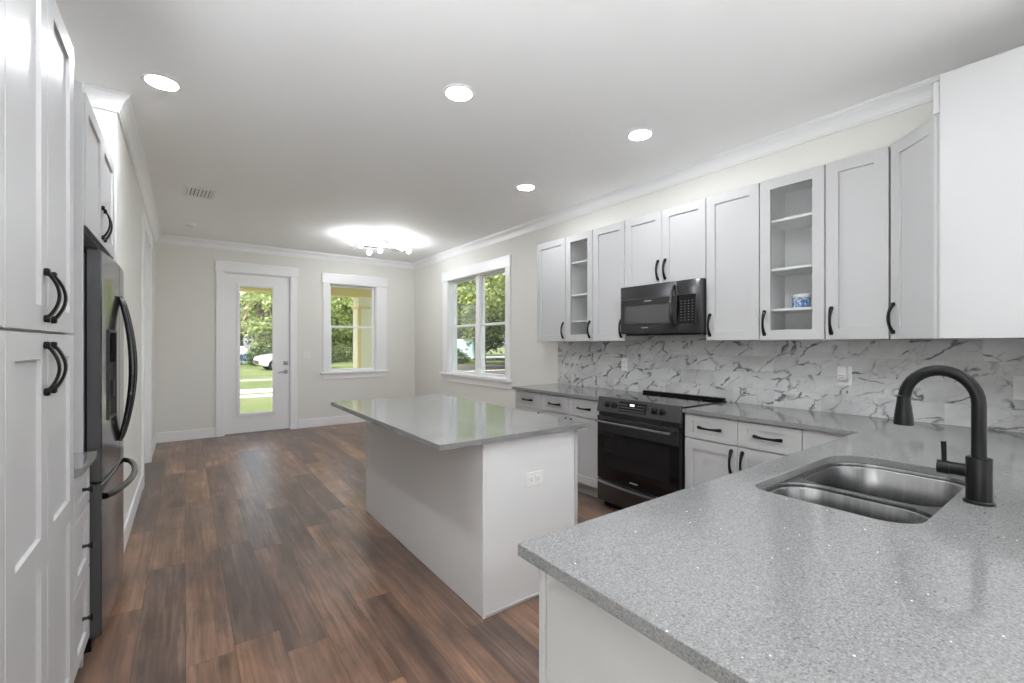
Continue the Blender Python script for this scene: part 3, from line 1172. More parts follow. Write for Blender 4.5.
# peninsula cabinet: finished end panel towards the room
c = thing('peninsula_cabinet', 'white base cabinet with plain end panel under the sink counter', 'kitchen cabinet', (0, 0, 0))
b = MB()
b.box(0.668, 0.690, 0.05, 0.765, 0.112, ZS - 0.001)          # hollow, the sink hangs in it
b.box(0.690, 2.878, 0.748, 0.765, 0.112, ZS - 0.001)
b.box(0.690, 2.878, 0.05, 0.067, 0.0, ZS - 0.001)
b.box(0.690, 2.878, 0.067, 0.748, 0.112, 0.130)
b.build('carcass', M_CAB, c)
e_ = MB().box(0.652, 0.668, 0.05, 0.762, 0.0, ZS - 0.001, 0.001).build('end_panel', M_CAB, c)
MB().box(0.646, 0.6685, 0.7625, 0.784, 0.0, ZS - 0.001, 0.002).build('corner_stile', M_CAB, c)
MB().box(0.69, 2.878, 0.69, 0.706, 0.0, 0.112).build('toe_kick', M_CAB, c)
for i in range(4):
    x1 = 2.85 - i * 0.53
    dd = shaker(0.526, 0.585).build('door', M_CAB, c)
    dd.rotation_euler = (0, 0, PI)
    dd.location = (x1, 0.7855, 0.118)
    dd2 = shaker(0.526, 0.16, rail=0.06, rail_tb=0.042).build('drawer', M_CAB, c)
    dd2.rotation_euler = (0, 0, PI)
    dd2.location = (x1, 0.7855, 0.712)

# ================================================================== WORKTOPS


def slab_from_outline(outer, holes, z0, z1, bev=0.0025):
    """flat slab with optional holes, triangulated"""
    t = bmesh.new()
    es = []
    loops = []
    for lp in [outer] + holes:
        vs = [t.verts.new((x, y, z1)) for x, y in lp]
        loops.append(vs)
        es += [t.edges.new((vs[i], vs[(i + 1) % len(vs)])) for i in range(len(vs))]
    bmesh.ops.triangle_fill(t, use_beauty=True, use_dissolve=False, edges=es)
    for f in t.faces:
        if f.normal.z < 0:
            f.normal_flip()
    top = list(t.faces)
    r_ = bmesh.ops.extrude_face_region(t, geom=top)
    ev = [v for v in r_['geom'] if isinstance(v, bmesh.types.BMVert)]
    bmesh.ops.translate(t, vec=(0, 0, z0 - z1), verts=ev)
    bmesh.ops.recalc_face_normals(t, faces=t.faces)
    if bev:
        eg = [e for e in t.edges if len(e.link_faces) == 2 and abs(e.link_faces[0].normal.dot(e.link_faces[1].normal)) < 0.3
              and abs(e.verts[0].co.z - z1) < 1e-5 and abs(e.verts[1].co.z - z1) < 1e-5]
        bmesh.ops.bevel(t, geom=eg, offset=bev, segments=2, affect='EDGES', profile=0.5)
    b = MB()
    b._merge(t)
    return b


XC = 2.855
o = slab_from_outline([(XC, 2.655), (XR - 0.001, 2.655), (XR - 0.001, 3.912), (XC, 3.912)], [], ZS, CT).build('countertop', M_QUARTZ)
tag(o, 'grey quartz countertop left of the range, ending beside the window', 'countertop')


def sink_outline(x0, x1, y0, y1, rs, n=10):
    """rounded rectangle, counter-clockwise, corner radii (x0y0, x1y0, x1y1, x0y1)"""
    pts = []
    for (cx, cy, a0, r_) in ((x0 + rs[0], y0 + rs[0], 180, rs[0]), (x1 - rs[1], y0 + rs[1], 270, rs[1]), (x1 - rs[2], y1 - rs[2], 0, rs[2]), (x0 + rs[3], y1 - rs[3], 90, rs[3])):
        for i in range(n + 1):
            a = R(a0 + 90 * i / n)
            pts.append((cx + r_ * math.cos(a), cy + r_ * math.sin(a)))
    return pts


SX0, SX1, SY0, SY1 = 1.462, 2.250, 0.305, 0.716
SRAD = (0.09, 0.09, 0.15, 0.06)
hole = sink_outline(SX0, SX1, SY0, SY1, SRAD)
o = slab_from_outline([(0.618, -0.22), (2.94, -0.22), (2.94, YN + 0.002), (XR - 0.001, YN + 0.002), (XR - 0.001, 1.860), (XC, 1.860), (XC, 0.825), (0.618, 0.825)],
                      [hole], ZS, CT).build('countertop', M_QUARTZ)
tag(o, 'large L-shaped grey quartz countertop with the sink cut into it', 'countertop')

# backsplash
o = MB().box(XR - 0.0105, XR - 0.0005, YN + 0.003, 3.885, CT + 0.0005, ZU0 - 0.002).box(XR - 0.0105, XR - 0.0005, 1.858, 2.620, ZU0 - 0.002, 1.446).build('backsplash', M_MARBLE)
tag(o, 'marble-look tile backsplash with black veins between counter and wall cabinets', 'backsplash')

# ================================================================== SINK
sk_ = thing('sink', 'stainless steel undermount double-bowl sink in the grey counter', 'sink', (0, 0, 0))


def bowl(x0, x1, y0, y1, rs, depth, zt):
    out = sink_outline(x0, x1, y0, y1, rs)
    cx, cy = (x0 + x1) / 2, (y0 + y1) / 2

    def ins(d, zz, f=1.0):
        return [(cx + (x - cx) * (1 - d / (x1 - x0) * 2), cy + (y - cy) * (1 - d / (y1 - y0) * 2), zz) for x, y in out]
    rings = [ins(-0.001, zt), ins(0.002, zt - 0.006), ins(0.010, zt - depth * 0.6), ins(0.016, zt - depth + 0.04), ins(0.030, zt - depth + 0.012), ins(0.055, zt - depth)]
    t = bmesh.new()
    rr = [[t.verts.new(p) for p in r_] for r_ in rings]
    n = len(rr[0])
    for a, c_ in zip(rr, rr[1:]):
        for i in range(n):
            t.faces.new((a[i], c_[i], c_[(i + 1) % n], a[(i + 1) % n]))
    t.faces.new(rr[-1])
    b = MB()
    b._merge(t)
    return b


XD = 1.775   # dividing ridge
zt = ZS - 0.004
bowl(SX0 + 0.004, XD - 0.010, SY0 + 0.004, SY1 - 0.004, (0.085, 0.10, 0.10, 0.06), 0.20, zt - 0.012).build('basin', M_STEEL, sk_, True, 60)
bowl(XD + 0.010, SX1 - 0.004, SY0 + 0.004, SY1 - 0.004, (0.10, 0.085, 0.145, 0.10), 0.20, zt - 0.012).build('basin', M_STEEL, sk_, True, 60)
# flange with two holes under the counter
rim = slab_from_outline(sink_outline(SX0 - 0.02, SX1 + 0.02, SY0 - 0.02, SY1 + 0.02, (0.1, 0.1, 0.16, 0.07)),
                        [sink_outline(SX0 + 0.003, XD - 0.009, SY0 + 0.003, SY1 - 0.003, (0.085, 0.10, 0.10, 0.06)),
                         sink_outline(XD + 0.009, SX1 - 0.003, SY0 + 0.003, SY1 - 0.003, (0.10, 0.085, 0.145, 0.10))], zt - 0.016, zt + 0.003, 0.003)
rim.build('rim', M_STEEL, sk_, True, 40)
for x in ((SX0 + XD) / 2, (SX1 + XD) / 2):
    MB().lathe([(0.045, 0), (0.045, 0.003), (0.036, 0.004), (0.03, 0.002)], c=(x, 0.50, zt - 0.2125), n=28).build('drain', M_CHROME, sk_, True)

# ================================================================== FAUCET
fx, fy = 1.850, 0.250
fc = thing('faucet', 'matte black gooseneck kitchen faucet standing behind the sink', 'faucet', (fx, fy, CT))
MB().lathe([(0.034, 0.0), (0.034, 0.006), (0.0305, 0.009)], n=32).build('base_plate', M_BLACK, fc, True)
MB().lathe([(0.0285, 0.008), (0.0285, 0.128), (0.027, 0.131)], n=32).build('body', M_BLACK, fc, True)
pts = [(0, 0, 0.128), (0, 0, 0.18), (0, 0, 0.24), (0, 0, 0.285)]
RA = 0.083
for i in range(1, 17):
    a = PI - PI * i / 16 * 0.97
    pts.append((0, RA + RA * math.cos(a), 0.285 + RA * 1.12 * math.sin(a)))
last = pts[-1]
MB().tube(pts, 0.0165, 20).build('spout', M_BLACK, fc, True)
hd = MB()
hd.lathe([(0.0255, 0.0), (0.0262, 0.004), (0.0235, 0.03), (0.0178, 0.075), (0.0172, 0.092)], n=28, c=(0, last[1] + 0.002, last[2] - 0.092))
hd.build('spray_head', M_BLACK, fc, True)
lv = MB()
lv.cyl((0, 0.024, 0.088), 0.0185, 0.062, 'Y', 24)
lv.cyl((0, 0.060, 0.088), 0.0200, 0.028, 'Y', 24)
lv.tube([(0, 0.073, 0.10), (0, 0.074, 0.13), (0, 0.075, 0.165)], [0.0062, 0.0062, 0.0068], 12)
lv.build('lever', M_BLACK, fc, True)

# ================================================================== ISLAND
IX0, IX1, IY0, IY1 = 1.200, 1.855, 1.894, 3.690
c = thing('island_cabinet', 'white kitchen island base with plain panelled back and end', 'kitchen island', (0, 0, 0))
MB().box(IX0 + 0.012, IX1 - 0.022, IY0 + 0.010, IY1 - 0.010, 0.0, ZS - 0.001).build('carcass', M_ISL, c)
MB().box(IX0, IX0 + 0.0118, IY0 + 0.002, IY1, 0.002, ZS - 0.0015, 0.001).build('back_panel', M_ISL, c)
MB().box(IX0 + 0.012, IX1 - 0.024, IY0, IY0 + 0.0098, 0.0, ZS - 0.0015, 0.001).build('end_panel', M_ISL, c)
MB().box(IX1 - 0.0235, IX1 - 0.0005, IY0 - 0.004, IY0 + 0.018, 0.0, ZS - 0.0015, 0.002).build('corner_stile', M_CAB, c)
MB().box(IX0 + 0.012, IX1 - 0.024, IY0 - 0.010, IY0 - 0.0002, 0.0, 0.018, 0.003).build('shoe_moulding', M_CAB, c)
b = MB()
b.box(IX0 - 0.004, IX0 + 0.014, IY0 - 0.010, IY0 + 0.004, 0.0, ZS - 0.0015, 0.003)
b.build('corner_bead', M_ISL, c)
for i in range(4):
    y = IY0 + 0.02 + i * 0.44
    dd = shaker(0.436, 0.585).build('door', M_CAB, c)
    dd.rotation_euler = (0, 0, PI / 2)
    dd.location = (IX1 + 0.0, y, 0.118)
    pull(dd, 0.40 if i % 2 == 0 else 0.036, 0.48)
    dd = shaker(0.436, 0.16, rail=0.06, rail_tb=0.042).build('drawer', M_CAB, c)
    dd.rotation_euler = (0, 0, PI / 2)
    dd.location = (IX1 + 0.0, y, 0.712)
    pull(dd, 0.218, 0.08, False)
o = slab_from_outline([(0.932, 1.838), (1.886, 1.838), (1.886, 3.715), (0.932, 3.715)], [], ZS, CT).build('countertop', M_QUARTZ)
tag(o, 'rectangular grey quartz countertop overhanging the white island', 'countertop')


def outlet(name, label, M, horiz=False, kind='duplex', group=None):
    """local: x right, z up, plate front towards -y; M places it"""
    t = thing(name, label, 'light switch' if kind == 'switch' else 'electrical outlet', group=group)
    t.matrix_world = M
    p = MB().box(-0.038, 0.038, -0.006, 0.0, -0.062, 0.062, 0.003)
    po = p.build('cover_plate', M_PLATE, t)
    if kind == 'duplex':
        for s_ in (-1, 1):
            b = MB().box(-0.0165, 0.0165, -0.0085, -0.005, s_ * 0.0245 - 0.0165, s_ * 0.0245 + 0.0165, 0.003)
            f = b.build('receptacle', [M_PLATE, M_SLOT], po)
            b = MB()
            b.bm.from_mesh(f.data)
            n0 = len(b.bm.faces)
            for x in (-0.006, 0.006):
                b.box(x - 0.0012, x + 0.0012, -0.009, -0.0075, s_ * 0.0245 - 0.002, s_ * 0.0245 + 0.008)
            b.cyl((0, -0.009, s_ * 0.0245 - 0.008), 0.0022, 0.0015, 'Y', 10)
            for k, fc_ in enumerate(b.bm.faces):
                fc_.material_index = 1 if k >= n0 else 0
            b.bm.to_mesh(f.data)
            b.bm.free()
    elif kind == 'switch':
        MB().box(-0.0165, 0.0165, -0.009, -0.005, -0.033, 0.033, 0.002, M=Matrix.Rotation(R(3), 4, 'X')).build('rocker', M_PLATE, po)
    if horiz:
        t.matrix_world = M @ Matrix.Rotation(PI / 2, 4, 'Y')
    return t


RW_M = lambda y, z: Matrix.Translation((XR - 0.0105, y, z)) @ Matrix.Rotation(-PI / 2, 4, 'Z')
outlet('outlet', 'white outlet on the white end of the island', Matrix.Translation((1.526, IY0 - 0.0002, 0.643)), True)
outlet('outlet', 'white outlet on the marble backsplash between range and window', RW_M(2.905, 1.172))
t = outlet('outlet', 'white outlet holding a plug-in device on the backsplash behind the counter', RW_M(1.085, 1.165))
outlet('light_switch', 'white rocker switch on the marble backsplash behind the faucet', RW_M(0.310, 1.145), kind='switch')
b = MB()
b.box(-0.030, 0.022, -0.046, -0.0095, -0.030, 0.062, 0.008, seg=2)
o = b.build('plug_in_device', M_PLATE, None, True)
o.matrix_world = RW_M(1.085, 1.165)
tag(o, 'white plug-in air freshener in the outlet on the backsplash', 'plug-in device')
b = MB()
for k in range(3):
    b.box(-0.022, 0.014, -0.0475, -0.045, -0.020 + k * 0.010, -0.016 + k * 0.010)
b.build('vent_slots', M_GREY, o)
# switch beside the front door (double rocker)
t = thing('light_switch', 'white double rocker switch on the far wall beside the front door', 'light switch', (1.600, YB - 0.0002, 1.185))
po = MB().box(-0.060, 0.060, -0.006, 0.0, -0.062, 0.062, 0.003).build('cover_plate', M_PLATE, t)
for s_ in (-1, 1):
    MB().box(s_ * 0.023 - 0.0165, s_ * 0.023 + 0.0165, -0.009, -0.005, -0.033, 0.033, 0.002).build('rocker', M_PLATE, po)

# ================================================================== LEFT SIDE: PANTRY
XP = -0.330
c = thing('pantry_cabinet', 'tall white four-door pantry cabinet at the left edge', 'kitchen cabinet', (XP, 1.108, 0), PI / 2)
PWD = 1.164
MB().box(0.001, PWD - 0.001, 0.0215, XP - XA - 0.002, 0.112, 2.455, 0.001).build('carcass', M_CAB, c)
MB().box(0.001, PWD - 0.001, 0.09, 0.106, 0.0, 0.112).build('toe_kick', M_CAB, c)
dwp = 0.388
for i in range(3):
    x0, x1 = i * dwp, (i + 1) * dwp
    hx = {0: x0 + 0.042, 1: x1 - 0.042, 2: x0 + 0.042}[i]
    add_door(c, x0, x1, 1.408, 2.455, hx, 1.513, rail=0.072, L=0.135)
    add_door(c, x0, x1, 0.118, 1.404, hx, 1.301, mids=(0.665,), rail=0.072, L=0.135)

# drawer base between pantry and fridge
c = thing('drawer_cabinet', 'narrow white three-drawer base cabinet between pantry and fridge', 'kitchen cabinet', (XP, 2.274, 0), PI / 2)
DWD = 0.330
MB().box(0.001, DWD - 0.001, 0.0215, XP - XA - 0.002, 0.112, ZS - 0.001, 0.001).build('carcass', M_CAB, c)
MB().box(0.001, DWD - 0.001, 0.088, 0.104, 0.0, 0.112).build('toe_kick', M_CAB, c)
for z0, z1 in ((0.706, ZS - 0.006), (0.435, 0.702), (0.130, 0.431)):
    add_drawer(c, 0, DWD, z0, z1, 'knob', 0.050)
o = slab_from_outline([(XA + 0.001, 2.273), (XP + 0.022, 2.273), (XP + 0.022, 2.606), (XA + 0.001, 2.606)], [], ZS, CT).build('countertop', M_QUARTZ)
tag(o, 'small grey quartz countertop between the pantry and the fridge', 'countertop')

# tall panel beside the fridge
o = MB().box(XA + 0.001, -0.352, 2.608, 2.628, 0.0, 2.485, 0.002).build('fridge_side_panel', M_CAB)
tag(o, 'tall white panel standing between the small counter and the fridge', 'cabinet panel')

# cabinet over the fridge
c = thing('fridge_top_cabinet', 'white two-door cabinet mounted above the refrigerator', 'kitchen cabinet', (-0.345, 2.632, 0), PI / 2)
FW = 0.956
MB().box(0.001, FW - 0.001, 0.0215, -0.345 - XA - 0.002, 1.880, 2.455, 0.001).build('carcass', M_CAB, c)
add_door(c, 0, FW / 2, 1.880, 2.455, FW / 2 - 0.036, 1.990)
add_door(c, FW / 2, FW, 1.880, 2.455, FW / 2 + 0.036, 1.990)

# ================================================================== FRIDGE
FY0, FY1 = 2.690, 3.580
c = thing('refrigerator', 'black stainless French-door refrigerator with curved handles', 'refrigerator', (-0.290, FY0, 0), PI / 2)
FWD = FY1 - FY0
MB().box(0.004, FWD - 0.004, 0.068, 0.690, 0.030, 1.775, 0.004).build('body', M_FRIDGESIDE, c)
MB().box(0.02, 0.12, 0.03, 0.14, 1.775, 1.806, 0.004).build('hinge_cover', M_BLACK, c)
MB().box(FWD - 0.12, FWD - 0.02, 0.03, 0.14, 1.775, 1.806, 0.004).build('hinge_cover', M_BLACK, c)
b = MB()
b.box(0.03, FWD - 0.03, 0.05, 0.08, 0.0, 0.050)
b.build('toe_grille', M_BLACK, c)


def curved_front(x0, x1, z0, z1, yb, bulge=0.020):
    """a door slab whose face follows one gentle arc across the whole fridge"""
    n = 10
    top = []
    for i in range(n + 1):
        x = x0 + (x1 - x0) * i / n
        u = (x / FWD - 0.5) * 2
        y = 0.012 + bulge * (u * u) - bulge
        top.append((x, y))
    poly = top + [(x1, yb), (x0, yb)]
    b = MB()
    b.prism(poly, z0, z1, 'Z', b=0.004)
    return b


ZG = 0.752
dfl = curved_front(0.002, FWD / 2 - 0.002, ZG + 0.006, 1.790, 0.064).build('door', M_FRIDGE, c, True, 30)
dfr = curved_front(FWD / 2 + 0.002, FWD - 0.002, ZG + 0.006, 1.790, 0.064).build('door', M_FRIDGE, c, True, 30)
fz = curved_front(0.002, FWD - 0.002, 0.070, ZG - 0.006, 0.064).build('freezer_drawer', M_FRIDGE, c, True, 30)
for o_ in (dfl, dfr, fz):                       # the edges of the doors are dark like the case
    o_.data.materials.append(M_FRIDGESIDE)
    for p_ in o_.data.polygons:
        if abs(p_.normal.x) > 0.9 or abs(p_.normal.z) > 0.7:
            p_.material_index = 1
# dispenser in the near door
dx0, dx1 = 0.105, 0.300


def face_y(x):
    u = (x / FWD - 0.5) * 2
    return 0.012 + 0.020 * u * u - 0.020


ym_ = face_y((dx0 + dx1) / 2)
ang = math.atan2(face_y(dx1) - face_y(dx0), dx1 - dx0)
DM = Matrix.Translation(((dx0 + dx1) / 2, ym_ + 0.001, 0)) @ Matrix.Rotation(ang, 4, 'Z')
hw = (dx1 - dx0) / 2
di = MB()
frame_ring(di, -hw, hw, 1.015, 1.440, 0.014, -0.006, 0.004)
dsp = di.build('dispenser', M_DARKPLASTIC, dfl)
dsp.matrix_local = DM
MB().box(-hw + 0.013, hw - 0.013, -0.004, 0.004, 1.285, 1.428).build('display_panel', M_BLKGLASS, dsp)
MB().box(-hw + 0.013, hw - 0.013, -0.001, 0.003, 1.028, 1.285).build('dispenser_recess', M_BLACK, dsp)
b = MB()
b.box(-0.022, 0.022, -0.010, 0.0, 1.12, 1.20, 0.003)
b.build('paddle', M_DARKPLASTIC, dsp)


def fridge_handle(x, parent):
    pts, rs = [], []
    n = 20
    for i in range(n + 1):
        s_ = -1 + 2 * i / n
        pts.append((x, face_y(x) - 0.004 - 0.052 * math.cos(s_ * PI / 2) ** 0.8, 1.245 + s_ * 0.375))
        rs.append(0.012 + 0.004 * (1 - abs(s_)))
    b = MB()
    b.tube(pts, rs, 14)
    return b.build('handle', mat('gloss_black_metal'), parent, True)


fridge_handle(FWD / 2 - 0.045, dfl)
fridge_handle(FWD / 2 + 0.045, dfr)
pts, rs = [], []
for i in range(25):
    s_ = -1 + 2 * i / 24
    x = FWD / 2 + s_ * (FWD / 2 - 0.050)
    pts.append((x, face_y(x) - 0.004 - 0.055 * math.cos(s_ * PI / 2) ** 0.55, 0.680))
    rs.append(0.014)
b = MB()
b.tube(pts, rs, 14)
b.build('handle', mat('gloss_black_metal'), fz, True)

# ================================================================== CEILING LIGHTS


def downlight(x, y, label, group):
    t = thing('recessed_light', label, 'ceiling light', (x, y, ZC), 0, group)
    MB().lathe([(0.074, -0.004), (0.078, -0.0075), (0.096, -0.0045), (0.099, 0.0)], n=40, cap=False).build('trim_ring', M_TRIM, t, True)
    MB().cyl((0, 0, -0.0065), 0.0755, 0.004, 'Z', 36).build('lens', M_LAMP, t)
    return t


GL = 'round recessed ceiling lights'
downlight(-0.11, 3.286, 'round recessed ceiling light nearest the left cabinets and fridge', GL)
downlight(1.334, 2.373, 'round recessed ceiling light above the near end of the island', GL)
downlight(2.656, 2.071, 'round recessed ceiling light closest above the glass cabinet with the tub', GL)
downlight(2.655, 3.412, 'smaller-looking recessed ceiling light above the counter, nearer the window', GL)
GH = 'recessed ceiling lights added as unseen fill behind the view'
for x, y in ((-0.11, 1.35), (1.334, 0.75), (0.2, -0.6), (2.3, -0.7), (0.2, -2.2), (2.3, -2.2)):  # extra recessed lamps, unseen, added to brighten the room
    downlight(x, y, 'round recessed ceiling light added as unseen fill, behind or above the camera', GH)

# dining ceiling fixture
DZ = ZC
c = thing('ceiling_fixture', 'chrome ceiling fixture with glowing round bulbs near the far window', 'chandelier', (2.313, 6.385, DZ), 0)
MB().box(-0.150, 0.150, -0.055, 0.055, -0.028, 0.0, 0.006, seg=2).build('canopy', M_CHROME, c, True)
b = MB()
for x in (-0.11, 0.11):
    b.cyl((x, 0, -0.118), 0.008, 0.092, 'Z', 12)
b.build('stem', M_CHROME, c, True)
b = MB()
b.tube([(-0.21, -0.04, -0.118), (0.21, 0.04, -0.118)], 0.009, 10)
b.tube([(-0.21, 0.04, -0.118), (0.21, -0.04, -0.118)], 0.009, 10)
b.build('crossbar', M_CHROME, c, True)
arms = [((-0.200, -0.020), (-0.430, -0.110)), ((-0.200, 0.020), (-0.270, 0.028)), ((-0.140, 0.040), (-0.066, 0.360)), ((-0.020, 0.030), (0.042, 0.196)), ((0.000, -0.020), (-0.080, -0.258)), ((0.120, -0.030), (0.015, -0.399)), ((0.180, 0.000), (0.216, -0.173)), ((0.200, 0.030), (0.375, -0.004))]
for i, (a, e) in enumerate(arms):
    z = -0.118 + (0.006 if i % 2 else -0.006)
    A = Vector((a[0], a[1], -0.118))
    E_ = Vector((e[0], e[1], z))
    d_ = (E_ - A).normalized()
    ar = MB().tube([A, E_], 0.006, 8).build('arm', M_CHROME, c, True)
    MB().tube([E_ - d_ * 0.045, E_], [0.015, 0.019], 14).build('socket', M_NICKEL, ar, True)
    MB().sphere(E_ + d_ * 0.030, 0.034, 18).build('bulb', M_BULB, ar, True)

# unseen lamps added as fill light around the camera: bowl uplighters and one globe
M_FILL_GLOBE = mat('fill_globe', (1, 1, 1), 0.5, emit=(0.95, 0.985, 1.02), estr=FILL_GLOBE_POWER)
M_FILL_UPLIGHT = mat('fill_uplight_lens', (1, 1, 1), 0.5, emit=(0.95, 0.985, 1.02), estr=FILL_UPLIGHT_POWER)
for x, y, lb in ((-0.62, -0.22, 'black bowl uplighter added as unseen fill light, left of the camera'),
                 (-0.45, 0.36, 'black bowl uplighter added as unseen fill light beside the near side of the pantry'),
                 (-0.70, -0.80, 'black bowl uplighter added as unseen fill light behind the camera, by the left wall')):
    c = thing('fill_uplighter', lb, 'floor lamp', (x, y, 0), 0, 'bowl uplighters added as unseen fill')
    MB().lathe([(0.15, 0.0), (0.15, 0.015), (0.03, 0.028), (0.014, 0.05), (0.012, 0.08)], n=32).build('base', M_BLACK, c, True)
    MB().cyl((0, 0, 0.07), 0.012, 0.82, 'Z', 14).build('pole', M_BLACK, c, True)
    MB().lathe([(0.02, 0.88), (0.09, 0.90), (0.155, 0.95), (0.185, 1.01), (0.181, 1.012), (0.150, 0.96), (0.09, 0.915)], n=36).build('bowl', M_BLACK, c, True)
    MB().cyl((0, 0, 0.985), 0.165, 0.01, 'Z', 36).build('lens', M_FILL_UPLIGHT, c)
o = MB().box(-0.85, 3.35, -3.0, -1.05, 0.0, 0.012, 0.004).build('bounce_rug', mat('pale_bounce_rug', (0.82, 0.81, 0.79), 0.95))  # unseen reflector: pale floor added to bounce light to the ceiling
tag(o, 'large pale rug added behind the view to bounce light upwards', 'rug')
c = thing('fill_globe_lamp', 'white globe floor lamp added as unseen fill, behind the view, right side', 'floor lamp', (1.60, -2.4, 0.012))  # globe added out of view for fill light
MB().lathe([(0.16, 0.0), (0.16, 0.015), (0.03, 0.028), (0.014, 0.05), (0.012, 0.08)], n=32).build('base', M_BLACK, c, True)
MB().cyl((0, 0, 0.07), 0.012, 0.92, 'Z', 14).build('pole', M_BLACK, c, True)
MB().lathe([(0.02, 0.97), (0.05, 0.99), (0.052, 1.01)], n=24).build('collar', M_BLACK, c, True)
MB().sphere((0, 0, 1.15), 0.15, 32).build('globe', M_FILL_GLOBE, c, True)

# ceiling vent
c = thing('air_vent', 'rectangular white ceiling air vent with dark slots', 'air vent', (0.118, 5.435, ZC), R(3))
b = MB()
for a0, a1, b0, b1 in ((-0.14, -0.105, -0.205, 0.205), (0.105, 0.14, -0.205, 0.205), (-0.105, 0.105, -0.205, -0.118), (-0.105, 0.105, 0.165, 0.205)):
    b.box(a0, a1, b0, b1, -0.010, 0.0, 0.003)
b.build('frame', M_TRIM, c)
MB().box(-0.105, 0.105, -0.118, 0.165, -0.002, -0.0005).build('duct_back', M_SLAT, c)
b = MB()
for i in range(7):
    x = -0.090 + i * 0.030
    b.box(-0.011, 0.011, -0.118, 0.165, -0.001, 0.001, M=Matrix.Translation((x, 0, -0.0062)) @ Matrix.Rotation(R(28), 4, 'Y'))
b.build('louvre', M_TRIM, c)

# smoke detector
c = thing('smoke_detector', 'small round white smoke detector on the ceiling past the vent', 'smoke detector', (0.05, 6.935, ZC))
MB().lathe([(0.040, -0.036), (0.056, -0.030), (0.062, -0.012), (0.064, 0.0)], n=32).build('body', M_PLATE, c, True)
MB().cyl((0.018, 0.02, -0.0372), 0.006, 0.003, 'Z', 12).build('test_button', M_GREY, c)

# ================================================================== OUTSIDE
GZ = -0.30
struct(MB().box(-90, 120, YB + 2.5, 150, GZ - 0.3, GZ).build('ground_lawn', M_GRASS))
struct(MB().box(XR + WT, 120, -60, YB + 2.5, GZ - 0.3, GZ).build('ground_side', M_GRASS))
struct(MB().box(-90, XA - WT, -60, YB + 2.5, GZ - 0.3, GZ).build('ground_yard', M_GRASS))
struct(MB().box(XA - WT, XR + WT, -60, YR - WT, GZ - 0.3, GZ).build('patio', M_CONC))
struct(MB().box(-3, XR + WT, YB + WT, YB + 2.6, GZ - 0.1, -0.06).build('porch_floor', M_CONC))
struct(MB().box(-60, 13, 17.4, 18.9, GZ, GZ + 0.02).build('path', M_CONC))
struct(MB().box(-60, 13, 16.0, 16.8, GZ, GZ + 0.02).build('path_strip', M_CONC))
struct(MB().box(-60, 60, 23.3, 23.8, GZ, GZ + 0.03).build('kerb', M_CONC))
struct(MB().box(-60, 90, 44, 54, GZ, GZ + 0.015).build('road', M_CONC))
struct(MB().box(10, 26, 15.0, 31.0, GZ, GZ + 0.018).build('ground_shaded_road', M_ASPH))  # dark bed for asphalt under trees; their shade is put into the colour

# roof over the house and porch
struct(MB().box(XA - 0.6, XR + 0.5, YR - 0.9, YB + 2.7, ZC + 0.14, ZC + 0.30).build('roof', M_CREAM))
struct(MB().box(-3, XR + WT, YB + WT, YB + 2.6, 2.80, 2.84).build('porch_ceiling', M_CREAM))
struct(MB().box(-3, XR + 0.4, YB + 1.98, YB + 2.24, 2.405, 2.80, 0.01).build('porch_beam', M_YELLOW))
c = thing('porch_column', 'wide yellow and cream porch column seen through the far window', 'column', (3.33, YB + 2.10, -0.06))
MB().box(-0.29, 0.29, -0.22, 0.22, 0.0, 2.465, 0.01).build('shaft', M_CREAM, c)
MB().box(-0.31, 0.31, -0.24, 0.24, 2.20, 2.26, 0.01).build('capital_band', M_YELLOW, c)
MB().box(-0.32, -0.25, -0.25, -0.18, 0.0, 2.20, 0.006).build('corner_trim', M_YELLOW, c)
MB().box(-0.32, 0.32, -0.25, 0.25, 0.0, 0.16, 0.01).build('plinth', M_CREAM, c)


# ---- vegetation
def leaf_cluster(n, radii, leaf, seed, clusters=46, shell=0.55):
    rnd = random.Random(seed)
    cs = []
    for _ in range(clusters):
        while True:
            v = Vector((rnd.uniform(-1, 1), rnd.uniform(-1, 1), rnd.uniform(-1, 1)))
            if shell < v.length < 1:
                break
        cs.append((v, rnd.uniform(0.16, 0.34)))
    verts, faces = [], []
    for i in range(n):
        cv, cr = cs[i % clusters]
        o_ = Vector((rnd.gauss(0, 1), rnd.gauss(0, 1), rnd.gauss(0, 1))) * cr * 0.45
        p = cv + o_
        p = Vector((p.x * radii[0], p.y * radii[1], p.z * radii[2]))
        e = Euler((rnd.uniform(-1.0, 1.0), rnd.uniform(-1.0, 1.0), rnd.uniform(0, 2 * PI)))
        m = e.to_matrix()
        s_ = leaf * rnd.uniform(0.6, 1.3)
        q = [Vector((0, 0, 0)), Vector((0.32, 0.45, 0.10)), Vector((0, 1.0, -0.06)), Vector((-0.32, 0.45, 0.10))]
        k = len(verts)
        verts += [tuple(p + m @ (v * s_)) for v in q]
        faces += [(k, k + 1, k + 2), (k, k + 2, k + 3)]
    me = bpy.data.meshes.new('foliage')
    me.from_pydata(verts, [], faces)
    return me


CROWNS = {}
for i, (key, m) in enumerate((('a', M_LEAF_A), ('b', M_LEAF_B), ('c', M_LEAF_C))):
    me = leaf_cluster(5200, (3.2, 3.2, 2.9), 0.36, 11 + i, 60)
    me.materials.append(m)
    CROWNS[key] = me
me = leaf_cluster(2600, (1.0, 1.0, 0.75), 0.16, 31, 40, 0.3)
me.materials.append(M_LEAF_A)
CROWNS['s'] = me
me = leaf_cluster(2600, (1.0, 1.0, 0.75), 0.16, 32, 40, 0.3)
me.materials.append(M_LEAF_C)
CROWNS['t'] = me


